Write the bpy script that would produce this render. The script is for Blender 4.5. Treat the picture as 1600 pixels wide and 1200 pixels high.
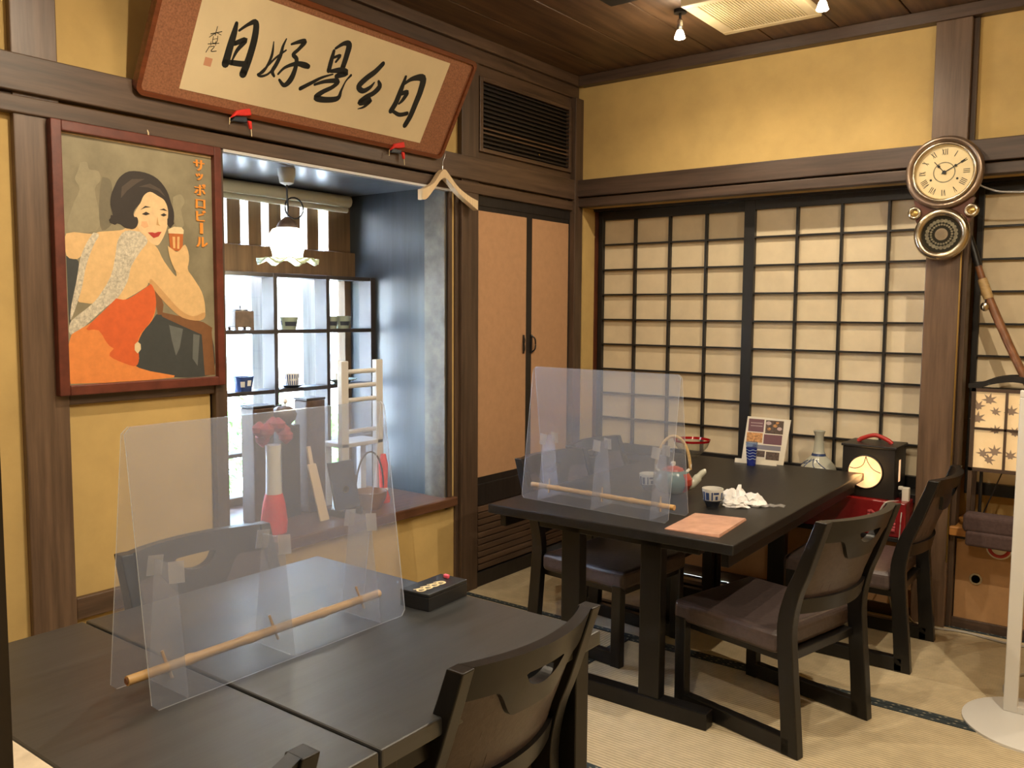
import bpy, math, random
from mathutils import Vector, Matrix, noise
random.seed(7)
for o in list(bpy.data.objects): bpy.data.objects.remove(o)
SC = bpy.context.scene
COL = SC.collection
# ------------------------------------------------------------------ camera
cam_d = bpy.data.cameras.new('camera'); cam = bpy.data.objects.new('camera', cam_d); COL.objects.link(cam)
cam_d.sensor_width = 36; cam_d.lens = 1353.6 / 1600 * 36; cam_d.clip_start = .02
yaw, pit, rol = (math.radians(a) for a in (-37.135, -4.734, 0.3643))
fw = Vector((math.cos(pit)*math.sin(yaw), math.cos(pit)*math.cos(yaw), math.sin(pit)))
rt = Vector((math.cos(yaw), -math.sin(yaw), 0)); up = rt.cross(fw)
R_ = math.cos(rol)*rt + math.sin(rol)*up; U_ = -math.sin(rol)*rt + math.cos(rol)*up
M = Matrix((R_, U_, -fw)).transposed().to_4x4(); M.translation = (2.764, -4.204, 1.4)
cam.matrix_world = M
SC.camera = cam
# ------------------------------------------------------------------ world, sun, exposure
SC.view_settings.view_transform = 'Standard'; SC.view_settings.look = 'None'
SC.view_settings.gamma = 1; SC.view_settings.use_curve_mapping = False
SC.view_settings.exposure = 0.55
W = bpy.data.worlds.new('sky'); SC.world = W; W.use_nodes = True
nt = W.node_tree; bg = nt.nodes['Background']
sky = nt.nodes.new('ShaderNodeTexSky'); sky.sky_type = 'NISHITA'; sky.sun_disc = False
sky.sun_elevation = math.radians(50); sky.sun_rotation = math.radians(100)
nt.links.new(sky.outputs[0], bg.inputs[0]); bg.inputs[1].default_value = 17
sd = bpy.data.lights.new('sun', 'SUN'); sd.energy = 32; sd.angle = .01; sd.color = (1, .96, .9)
so = bpy.data.objects.new('sun', sd); COL.objects.link(so); so.rotation_euler = (math.radians(25), math.radians(38), 0)
pd = bpy.data.lights.new('window_portal', 'AREA'); pd.shape = 'RECTANGLE'; pd.size = 1.6; pd.size_y = 1.7; pd.cycles.is_portal = True
po = bpy.data.objects.new('window_portal', pd); COL.objects.link(po); po.location = (-.80, -1.72, 1.2); po.rotation_euler = (0, math.radians(-90), 0)
WARM = (1, .84, .62)
SPOT_W = 30
# ------------------------------------------------------------------ materials
MATS = {}
def mat(name, col, rough=.5, var=.0, scale=8, stretch=(1, 1, 1), bump=0, metal=0, emit=0, emitcol=None, spec=.5, coat=0, detail=6, col2=None, sheen=0):
    m = bpy.data.materials.new(name); m.use_nodes = True; MATS[name] = m
    n = m.node_tree.nodes; l = m.node_tree.links; b = n['Principled BSDF']
    b.inputs['Base Color'].default_value = (*col, 1); b.inputs['Roughness'].default_value = rough
    b.inputs['Metallic'].default_value = metal; b.inputs['Specular IOR Level'].default_value = spec
    b.inputs['Coat Weight'].default_value = coat; b.inputs['Coat Roughness'].default_value = .15
    if sheen: b.inputs['Sheen Weight'].default_value = sheen
    if emit:
        b.inputs['Emission Color'].default_value = (*(emitcol or col), 1); b.inputs['Emission Strength'].default_value = emit
    if var or bump or col2:
        tc = n.new('ShaderNodeTexCoord'); mp = n.new('ShaderNodeMapping'); mp.inputs['Scale'].default_value = stretch
        nz = n.new('ShaderNodeTexNoise'); nz.inputs['Scale'].default_value = scale; nz.inputs['Detail'].default_value = detail; nz.inputs['Roughness'].default_value = .6
        l.new(tc.outputs['Object'], mp.inputs[0]); l.new(mp.outputs[0], nz.inputs['Vector'])
        if var or col2:
            rp = n.new('ShaderNodeValToRGB'); rp.color_ramp.elements[0].position = .3; rp.color_ramp.elements[1].position = .7
            c2 = col2 or tuple(min(1, c*(1+var)) for c in col); c1 = col if col2 else tuple(c*(1-var) for c in col)
            rp.color_ramp.elements[0].color = (*c1, 1); rp.color_ramp.elements[1].color = (*c2, 1)
            l.new(nz.outputs[0], rp.inputs[0]); l.new(rp.outputs[0], b.inputs['Base Color'])
        if bump:
            bp = n.new('ShaderNodeBump'); bp.inputs['Strength'].default_value = bump; bp.inputs['Distance'].default_value = .004
            l.new(nz.outputs[0], bp.inputs['Height']); l.new(bp.outputs[0], b.inputs['Normal'])
    return m
V = (14, 14, .9); HY = (14, .9, 14); HX = (.9, 14, 14)
mat('plaster', (.54, .375, .14), .9, .10, 5, bump=.25)
mat('plaster_pale', (.66, .43, .17), .9, .08, 5, bump=.2)
mat('wood_v', (.075, .046, .029), .45, .38, 3, V, .15)
mat('wood_y', (.085, .050, .030), .45, .38, 3, HY, .15)
mat('wood_x', (.066, .041, .029), .42, .38, 3, HX, .15)
mat('post_brown', (.130, .080, .050), .36, .35, 3, V, .1)
mat('wood_black_v', (.016, .013, .012), .42, .35, 3, V, .1)
mat('ceiling_wood', (.105, .056, .027), .5, .5, 2.2, (12, .8, 12), .1)
mat('closet_paper', (.46, .26, .135), .85, .06, 30, bump=.05)
mat('shoji_paper', (.70, .585, .40), .9, .07, 9)
mat('shoji_wood', (.010, .009, .009), .4, .2, 3, V)
mat('slate_wall', (.030, .036, .040), .36, .3, 3, (9, 9, .7), .1)
mat('mottled_pillar', (.12, .105, .075), .5, .4, 14, bump=.1)
mat('niche_ceiling', (.10, .105, .11), .3, .15, 3, (2, 10, 10))
mat('sill_wood', (.11, .05, .026), .35, .35, 3, HY, .1)
mat('lattice_wood', (.16, .095, .045), .5, .3, 3, V)
mat('weathered', (.44, .42, .37), .8, .25, 3, V, .1)
mat('shelf_wood', (.030, .024, .022), .45, .3, 3)
mat('table_top', (.010, .0098, .0096), .42, .30, 3, (14, 1.0, 14), .08, spec=.35)  # same finish as the other top, darker and duller for less reflected light
mat('table_top_sheen', (.028, .030, .032), .37, .30, 3, (14, 1.0, 14), .08, spec=.9)  # same finish, window light put into a paler bluish colour and stronger gloss
mat('table_leg', (.0065, .006, .006), .35, .2, 3, V, spec=.38)
mat('chair_wood', (.0075, .0068, .0066), .32, .3, 3, V, spec=.42)
mat('leather', (.070, .051, .049), .38, .18, 60, bump=.25)
mat('cream_plastic', (.62, .56, .40), .4)
mat('grille_plastic', (.66, .54, .32), .5)  # white plastic, the yellow of the lamplight put into its colour
mat('grille_shadow', (.10, .075, .04), .7)
mat('black', (.006, .006, .007), .5)
mat('vent_slat', (.012, .010, .012), .4)
mat('frame_red', (.125, .030, .018), .35, .3, 6, (3, 3, 3))
mat('plaque_rim', (.16, .045, .016), .25, .3, 3, HY)
mat('plaque_cloth', (.30, .125, .060), .75, .34, 150, bump=.1)
mat('plaque_paper', (.74, .61, .38), .8, .06, 4)
mat('ink', (.010, .011, .010), .6)
mat('ink_grey', (.05, .045, .035), .7)
mat('seal_red', (.62, .30, .17), .8)
mat('ornament_red', (.70, .025, .015), .7, .2, 40)
mat('brass', (.55, .38, .13), .3, metal=1)
mat('old_metal', (.50, .43, .32), .25, .25, 12, metal=1)
mat('clock_wood', (.10, .030, .014), .3, .3, 4)
mat('clock_face', (.72, .58, .32), .6, .04, 20)
mat('dark_glass', (.022, .022, .018), .08, spec=.6)
mat('lace_metal', (.17, .15, .10), .4, .4, 60, metal=.7)
mat('hanger_wood', (.72, .55, .34), .45, .05, 4)
mat('steel', (.6, .6, .6), .25, metal=1)
mat('white_paint', (.66, .65, .62), .4)
mat('white_wood', (.62, .60, .57), .5)
mat('white_china', (.70, .68, .62), .2)
mat('blue_glaze', (.035, .06, .16), .25)
mat('dark_glaze', (.03, .035, .05), .3)
mat('celadon', (.26, .30, .24), .2, .15, 10)
mat('teapot_glaze', (.10, .17, .17), .22, .3, 9)
mat('teapot_red', (.36, .05, .03), .3)
mat('cane', (.50, .34, .15), .5, .2, 30, (1, 1, 6))
mat('bamboo', (.52, .32, .125), .4, .2, 6, (2, 2, 2))
mat('bamboo_dark', (.20, .085, .035), .4, .4, 25)
mat('tissue', (.78, .76, .74), .9)
mat('menu_copper', (.58, .32, .225), .25, .16, 18)
mat('card_white', (.70, .64, .52), .6)
mat('card_purple', (.15, .065, .075), .6)
mat('card_grey', (.20, .19, .22), .6)
mat('card_food', (.50, .24, .08), .6, .6, 120)
mat('card_food_dark', (.09, .06, .045), .6, .6, 120)
mat('card_text', (.50, .38, .36), .6)
mat('cobalt', (.010, .022, .20), .15)
mat('cup_wave', (.40, .50, .62), .3)
mat('red_lacquer', (.20, .010, .012), .25, .2, 10)
mat('red_handle', (.42, .022, .016), .4)
mat('lantern_black', (.009, .008, .008), .45)
mat('pink_cloth', (.36, .05, .06), .8, .3, 15)
mat('cushion_purple', (.075, .045, .042), .9, .2, 80)
mat('cabinet_paper', (.40, .225, .10), .8, .08, 20)
mat('board_edge', (.45, .20, .05), .4, .2, 6, HX)
mat('white_plastic', (.60, .57, .50), .4)
mat('cable_grey', (.35, .33, .30), .5)
mat('iron_brown', (.085, .055, .04), .5, .4, 25)
mat('dark_box', (.012, .013, .015), .4, .2, 6)
mat('cream_letter', (.75, .62, .36), .5)
mat('pink_tab', (.75, .10, .16), .5)
mat('shade_green', (.55, .66, .45), .2)
mat('tin_sign', (.70, .66, .56), .4)
mat('exterior_white', (.80, .80, .78), .8)
mat('exterior_grey', (.35, .42, .48), .6)
mat('curtain_blue', (.40, .55, .62), .8)
mat('gravel', (.55, .54, .50), .9, .2, 20)
mat('leaf', (.12, .26, .06), .6, .4, 30)
mat('speckled', (.62, .52, .38), .8, .12, 25)
for k, c in dict(ghost1=(.30, .26, .16), ghost2=(.17, .145, .09), seat=(.045, .050, .048), seatgrey=(.13, .14, .13), wood=(.20, .085, .03), skin=(.72, .47, .21), skinshade=(.58, .33, .13), frill=(.56, .50, .38), orange=(.76, .25, .055), redorange=(.66, .115, .022), face=(.76, .53, .28), cheek=(.72, .40, .20), hair=(.030, .022, .017), hairlight=(.075, .055, .04), lips=(.45, .04, .025), beer=(.48, .13, .025), beerlight=(.70, .42, .16), foam=(.74, .58, .33), letter=(.80, .28, .03)).items():
    mat('print_' + k, c, .55, .08 if k != 'frill' else .35, 45 if k != 'frill' else 110)
mat('print_ground', (.17, .145, .085), .55, .0, 4, col2=(.36, .31, .19))
def emis(name, col, s):
    m = bpy.data.materials.new(name); m.use_nodes = True; MATS[name] = m
    n = m.node_tree.nodes; n.clear(); e = n.new('ShaderNodeEmission'); o = n.new('ShaderNodeOutputMaterial')
    e.inputs[0].default_value = (*col, 1); e.inputs[1].default_value = s; m.node_tree.links.new(e.outputs[0], o.inputs[0])
emis('bulb_glow', (1, .85, .6), 40); emis('pendant_glow', (1, .93, .74), 5.0)
def glow_paper(name, c1, c2, s, scale):
    m = mat(name, c1, .8, col2=c2, scale=scale); n = m.node_tree.nodes; b = n['Principled BSDF']
    rp = [x for x in n if x.type == 'VALTORGB'][0]
    m.node_tree.links.new(rp.outputs[0], b.inputs['Emission Color']); b.inputs['Emission Strength'].default_value = s
glow_paper('moon_paper', (.80, .40, .17), (.86, .62, .38), .62, 9)
glow_paper('maple_paper', (.62, .42, .20), (.72, .52, .28), .32, 5)
mat('maple_print', (.22, .15, .10), .8, emit=.14, emitcol=(.35, .22, .13))
def clear(name, tint, fog, fogcol, gloss_rough, fogrough=True):
    """see-through sheet: transparent, a fresnel gloss and a little milky scatter"""
    m = bpy.data.materials.new(name); m.use_nodes = True; MATS[name] = m
    n = m.node_tree.nodes; l = m.node_tree.links; n.clear(); o = n.new('ShaderNodeOutputMaterial')
    tr = n.new('ShaderNodeBsdfTransparent'); tr.inputs[0].default_value = (*tint, 1)
    gl = n.new('ShaderNodeBsdfGlossy'); gl.inputs['Roughness'].default_value = gloss_rough
    tl = n.new('ShaderNodeBsdfTranslucent'); tl.inputs[0].default_value = (*fogcol, 1)
    df = n.new('ShaderNodeBsdfDiffuse'); df.inputs[0].default_value = (*fogcol, 1)
    lw = n.new('ShaderNodeLayerWeight'); lw.inputs[0].default_value = .5
    pw = n.new('ShaderNodeMath'); pw.operation = 'POWER'; pw.inputs[1].default_value = 5; l.new(lw.outputs['Facing'], pw.inputs[0])
    fr = n.new('ShaderNodeMath'); fr.operation = 'MULTIPLY_ADD'; fr.inputs[1].default_value = .9; fr.inputs[2].default_value = .035; l.new(pw.outputs[0], fr.inputs[0])
    m1 = n.new('ShaderNodeMixShader'); m1.inputs[0].default_value = .5; l.new(tl.outputs[0], m1.inputs[1]); l.new(df.outputs[0], m1.inputs[2])
    m2 = n.new('ShaderNodeMixShader'); m2.inputs[0].default_value = fog; l.new(tr.outputs[0], m2.inputs[1]); l.new(m1.outputs[0], m2.inputs[2])
    m3 = n.new('ShaderNodeMixShader'); l.new(fr.outputs[0], m3.inputs[0]); l.new(m2.outputs[0], m3.inputs[1]); l.new(gl.outputs[0], m3.inputs[2])
    l.new(m3.outputs[0], o.inputs[0])
clear('acrylic', (.99, .995, 1), .13, (.55, .66, .92), .10)  # haze of the window daylight put into the bluish fog colour
clear('acrylic_brace', (.97, .985, 1), .20, (.62, .68, .85), .2)
clear('tape', (1, 1, 1), .28, (.8, .8, .82), .3)
clear('acrylic_edge', (1, 1, 1), .55, (.85, .9, .95), .2)  # bright edge highlight put into a paler, foggier sheet material
mat('bezel_metal', (.26, .19, .14), .28, .3, 8, metal=.75)
mat('porcelain', (.47, .47, .39), .2, .06, 6)
clear('window_glass', (.97, .99, 1), .0, (1, 1, 1), .0)
clear('bowl_glass', (.93, .93, .90), .06, (.6, .6, .55), .02)
clear('tumbler_glass', (.75, .82, .95), .12, (.4, .5, .7), .05)
clear('bowl_red', (.75, .05, .06), .55, (.6, .01, .02), .05)
# tatami: woven rush with fine ribs; and the cloth border with a pale motif
def tatami(name, axis):
    m = mat(name, (.60, .49, .31), .75, .12, 6, (3, 3, 3)); n = m.node_tree.nodes; l = m.node_tree.links; b = n['Principled BSDF']
    tc = n.new('ShaderNodeTexCoord'); wv = n.new('ShaderNodeTexWave'); wv.wave_type = 'BANDS'; wv.bands_direction = axis
    wv.inputs['Scale'].default_value = 22; wv.inputs['Distortion'].default_value = .6; wv.inputs['Detail'].default_value = 1
    l.new(tc.outputs['Object'], wv.inputs['Vector'])
    bp = n.new('ShaderNodeBump'); bp.inputs['Strength'].default_value = .35; bp.inputs['Distance'].default_value = .003
    l.new(wv.outputs[1], bp.inputs['Height']); l.new(bp.outputs[0], b.inputs['Normal'])
    rp = [x for x in n if x.type == 'VALTORGB'][0]
    mx = n.new('ShaderNodeMixRGB'); mx.blend_type = 'MULTIPLY'; mx.inputs[0].default_value = .35
    l.new(rp.outputs[0], mx.inputs[1]); l.new(wv.outputs[0], mx.inputs[2]); l.new(mx.outputs[0], b.inputs['Base Color'])
tatami('tatami_x', 'X'); tatami('tatami_y', 'Y')
mat('border_cloth', (.022, .034, .040), .8, .2, 60)
mat('border_motif', (.30, .28, .20), .8)

# ------------------------------------------------------------------ mesh tools
class MB:
    def __init__(s): s.v = []; s.f = []
    def add(s, vs, fs):
        k = len(s.v); s.v += [tuple(p) for p in vs]; s.f += [tuple(i+k for i in f) for f in fs]; return s
    def box(s, x0, x1, y0, y1, z0, z1):
        return s.hexa([(x0, y0, z0), (x1, y0, z0), (x1, y1, z0), (x0, y1, z0), (x0, y0, z1), (x1, y0, z1), (x1, y1, z1), (x0, y1, z1)])
    def hexa(s, p): return s.add(p, [(0, 3, 2, 1), (4, 5, 6, 7), (0, 1, 5, 4), (1, 2, 6, 5), (2, 3, 7, 6), (3, 0, 4, 7)])
    def lathe(s, prof, c=(0, 0, 0), n=24, axis='z', closed=False):
        vs = []; fs = []
        for r, h in prof:
            for i in range(n):
                a = 2*math.pi*i/n; p = (r*math.cos(a), r*math.sin(a), h)
                if axis == 'x': p = (h, p[0], p[1])
                if axis == 'y': p = (p[0], h, p[1])
                vs.append((p[0]+c[0], p[1]+c[1], p[2]+c[2]))
        m = len(prof)
        for j in range(m-1):
            for i in range(n):
                fs.append((j*n+i, j*n+(i+1) % n, (j+1)*n+(i+1) % n, (j+1)*n+i))
        if not closed:
            fs.append(tuple(range(n))[::-1]); fs.append(tuple((m-1)*n+i for i in range(n)))
        else:
            for i in range(n): fs.append(((m-1)*n+i, (m-1)*n+(i+1) % n, (i+1) % n, i))
        return s.add(vs, fs)
    def tube(s, pts, r, n=8, closed=False):
        pts = [Vector(p) for p in pts]; vs = []; fs = []; k = len(pts)
        rr = r if isinstance(r, (list, tuple)) else [r]*k
        for j, p in enumerate(pts):
            if closed: d = pts[(j+1) % k]-pts[j-1]
            else: d = pts[min(j+1, k-1)]-pts[max(j-1, 0)]
            d.normalize(); a = d.cross(Vector((0, 0, 1)));
            if a.length < .05: a = d.cross(Vector((0, 1, 0)))
            a.normalize(); b = d.cross(a)
            for i in range(n):
                t = 2*math.pi*i/n; vs.append(p+(a*math.cos(t)+b*math.sin(t))*rr[j])
        for j in range(k if closed else k-1):
            for i in range(n): fs.append((j*n+i, j*n+(i+1) % n, ((j+1) % k)*n+(i+1) % n, ((j+1) % k)*n+i))
        if not closed: fs.append(tuple(range(n))[::-1]); fs.append(tuple((k-1)*n+i for i in range(n)))
        return s.add(vs, fs)
    def prism(s, poly, fn, t0, t1):
        """extrude a 2-D outline; fn(u, v, t) gives the 3-D point"""
        k = len(poly); vs = [fn(u, v, t0) for u, v in poly]+[fn(u, v, t1) for u, v in poly]
        fs = [tuple(range(k))[::-1], tuple(range(k, 2*k))]+[(i, (i+1) % k, k+(i+1) % k, k+i) for i in range(k)]
        return s.add(vs, fs)
    def flat(s, poly, fn): 
        return s.add([fn(u, v) for u, v in poly], [tuple(range(len(poly)))])
    def ribbon(s, path, fn, cap=5):
        """brush stroke: path of (u, v, width)"""
        out_l, out_r = [], []
        pts = smooth(path, 5)
        for j, (u, v, w) in enumerate(pts):
            a = pts[max(j-1, 0)]; b = pts[min(j+1, len(pts)-1)]; dx, dy = b[0]-a[0], b[1]-a[1]; L = math.hypot(dx, dy) or 1
            nx, ny = -dy/L*w/2, dx/L*w/2; out_l.append((u+nx, v+ny)); out_r.append((u-nx, v-ny))
        for j in range(len(pts)-1): s.flat([out_l[j], out_l[j+1], out_r[j+1], out_r[j]], fn)
        for (u, v, w) in (pts[0], pts[-1]):
            s.flat([(u+w/2*math.cos(i*math.pi/5), v+w/2*math.sin(i*math.pi/5)) for i in range(10)], fn)
        return s
def smooth(path, n):
    if len(path) < 3: return [tuple(p) for p in path]
    P = [path[0]]+list(path)+[path[-1]]; out = []
    for i in range(1, len(P)-2):
        for t in range(n):
            t /= n; a, b, c, d = P[i-1], P[i], P[i+1], P[i+2]
            out.append(tuple(.5*(2*b[k]+(c[k]-a[k])*t+(2*a[k]-5*b[k]+4*c[k]-d[k])*t*t+(3*b[k]-a[k]-3*c[k]+d[k])*t**3) for k in range(len(b))))
    out.append(tuple(path[-1])); return out
def wloc(p):
    v = Vector((0, 0, 0))
    while p is not None: v += p.location; p = p.parent
    return v
def B(name, mb, m, parent=None, bevel=0, sm=False, loc=None, local=False, seg=2):
    """one mesh object; vertices given in world space unless local"""
    base = Vector(loc) if loc else (wloc(parent) if parent and not local else Vector((0, 0, 0)))
    me = bpy.data.meshes.new(name); vs = mb.v if local else [(p[0]-base.x, p[1]-base.y, p[2]-base.z) for p in mb.v]
    me.from_pydata(vs, [], mb.f); me.update()
    ml = m if isinstance(m, list) else [m]
    for q in ml: me.materials.append(MATS[q])
    o = bpy.data.objects.new(name, me); COL.objects.link(o)
    if parent: o.parent = parent
    if loc: o.location = loc if not parent else Vector(loc)-wloc(parent)
    if sm:
        for p in me.polygons: p.use_smooth = True
        me.set_sharp_from_angle(angle=math.radians(40))
    if bevel:
        b = o.modifiers.new('edge', 'BEVEL'); b.width = bevel; b.segments = seg; b.limit_method = 'ANGLE'; b.angle_limit = math.radians(40)
    return o
def T(name, label, cat, loc, rz=0, group=None):
    o = bpy.data.objects.new(name, None); COL.objects.link(o); o.location = loc; o.rotation_euler = (0, 0, rz); o.empty_display_size = .05
    tag(o, label, cat, group); return o
def tag(o, label, cat, group=None):
    o['label'] = label; o['category'] = cat
    if group: o['group'] = group
    return o
def st(o, label=None):
    o['kind'] = 'structure'
    if label: o['label'] = label
    return o
def S(name, label):
    o = bpy.data.objects.new(name, None); COL.objects.link(o); return st(o, label)
def copy_tree(o, parent=None):
    c = o.copy(); COL.objects.link(c); c.parent = parent
    for ch in o.children: copy_tree(ch, c)
    return c
def bx(*a): return MB().box(*a)
def text_mesh(body, size):
    cu = bpy.data.curves.new('t', 'FONT'); cu.body = body; cu.size = size; cu.align_x = 'CENTER'; cu.align_y = 'CENTER'; cu.resolution_u = 3
    o = bpy.data.objects.new('t', cu); COL.objects.link(o); dg = bpy.context.evaluated_depsgraph_get(); me = o.evaluated_get(dg).to_mesh()
    vs = [tuple(v.co) for v in me.vertices]; fs = [tuple(p.vertices) for p in me.polygons]
    o.evaluated_get(dg).to_mesh_clear(); bpy.data.objects.remove(o); bpy.data.curves.remove(cu); return vs, fs
# ---- traced ink strokes and printed poster shapes, millimetres
BRUSH = [[(291, 304, 13.5), (292, 270, 22.3), (291, 232, 26.1), (291, 165, 28.9)], [(308, 284, 8.7), (335, 312, 12.6), (361, 325, 21.6), (373, 278, 25.8), (374, 207, 27.3), (368, 147, 30.1)], [(304, 238, 16.2), (341, 260, 19.0), (321, 220, 13.9), (313, 186, 7.6)], [(310, 174, 18.9), (353, 179, 20.6), (376, 188, 16.9)], [(451, 282, 4.0), (459, 241, 10.8), (456, 207, 10.8), (444, 171, 9.4), (426, 158, 9.4), (445, 156, 9.4), (473, 178, 8.2), (493, 236, 6.8)], [(498, 304, 5.4), (493, 276, 10.9), (494, 243, 15.1), (487, 208, 16.4), (480, 182, 15.1), (493, 167, 9.7)], [(429, 161, 6.7), (452, 192, 8.1), (478, 231, 8.2), (510, 266, 6.9)], [(525, 292, 8.3), (556, 309, 15.4), (577, 314, 18.4), (561, 283, 14.1), (545, 259, 15.4), (564, 247, 17.0), (571, 214, 18.5), (566, 171, 22.9), (546, 145, 17.0), (519, 159, 9.8)], [(507, 178, 8.3), (527, 207, 11.2), (569, 231, 17.1), (605, 234, 23.2), (623, 233, 19.0)], [(714, 314, 13.6), (716, 276, 19.7), (719, 240, 19.8)], [(718, 325, 10.5), (748, 351, 16.8), (773, 352, 26.3), (778, 312, 24.9), (778, 263, 23.4)], [(723, 291, 10.6), (749, 305, 12.3), (738, 278, 9.2)], [(730, 240, 13.8), (771, 253, 23.4), (802, 250, 25.3), (763, 228, 20.2)], [(619, 148, 16.2), (657, 177, 14.9), (698, 208, 10.6), (743, 231, 6.2)], [(676, 176, 10.5), (720, 198, 15.3), (775, 211, 20.4), (762, 186, 17.2), (720, 155, 20.0), (701, 130, 24.5), (747, 131, 23.5), (801, 148, 20.8), (806, 181, 11.1), (813, 219, 6.4), (828, 246, 11.2)], [(964, 324, 20.2), (939, 286, 23.4), (906, 251, 24.9), (883, 214, 24.7), (910, 201, 21.7), (939, 221, 16.8), (953, 245, 6.7)], [(972, 254, 11.9), (986, 235, 24.1), (967, 204, 22.2), (936, 182, 20.3), (914, 154, 23.5), (944, 164, 25.5), (962, 173, 24.0), (944, 143, 11.9), (916, 128, 4.2)], [(1104, 303, 12.5), (1103, 248, 25.3), (1100, 192, 27.2), (1089, 154, 25.4)], [(1104, 267, 10.8), (1141, 302, 20.0), (1198, 317, 33.6), (1211, 267, 32.1), (1209, 211, 30.3), (1205, 152, 28.5), (1194, 111, 26.6)], [(1100, 226, 16.2), (1140, 244, 22.0), (1132, 211, 18.3), (1118, 190, 9.1)], [(1099, 155, 14.5), (1141, 147, 18.5), (1181, 160, 18.8)], [(226, 276, 2.4), (226, 247, 3.0)], [(209, 247, 2.4), (246, 264, 3.0)], [(226, 255, 2.4), (207, 235, 1.8)], [(230, 256, 2.4), (247, 253, 1.8)], [(221, 241, 2.4), (224, 221, 2.4), (238, 227, 2.4), (236, 246, 2.4)], [(222, 232, 1.8), (236, 238, 1.8)], [(209, 213, 2.4), (247, 225, 2.4)], [(217, 223, 1.8), (220, 210, 1.8)], [(234, 229, 1.8), (237, 215, 1.8)], [(216, 207, 2.4), (209, 185, 2.4)], [(219, 206, 2.4), (234, 211, 2.4), (226, 193, 3.0), (245, 198, 2.4)]]
PAPER = [(161, 47), (1315, 59), (1322, 410)] #seal (225.43218551036492, 156.27965786439833)
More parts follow.
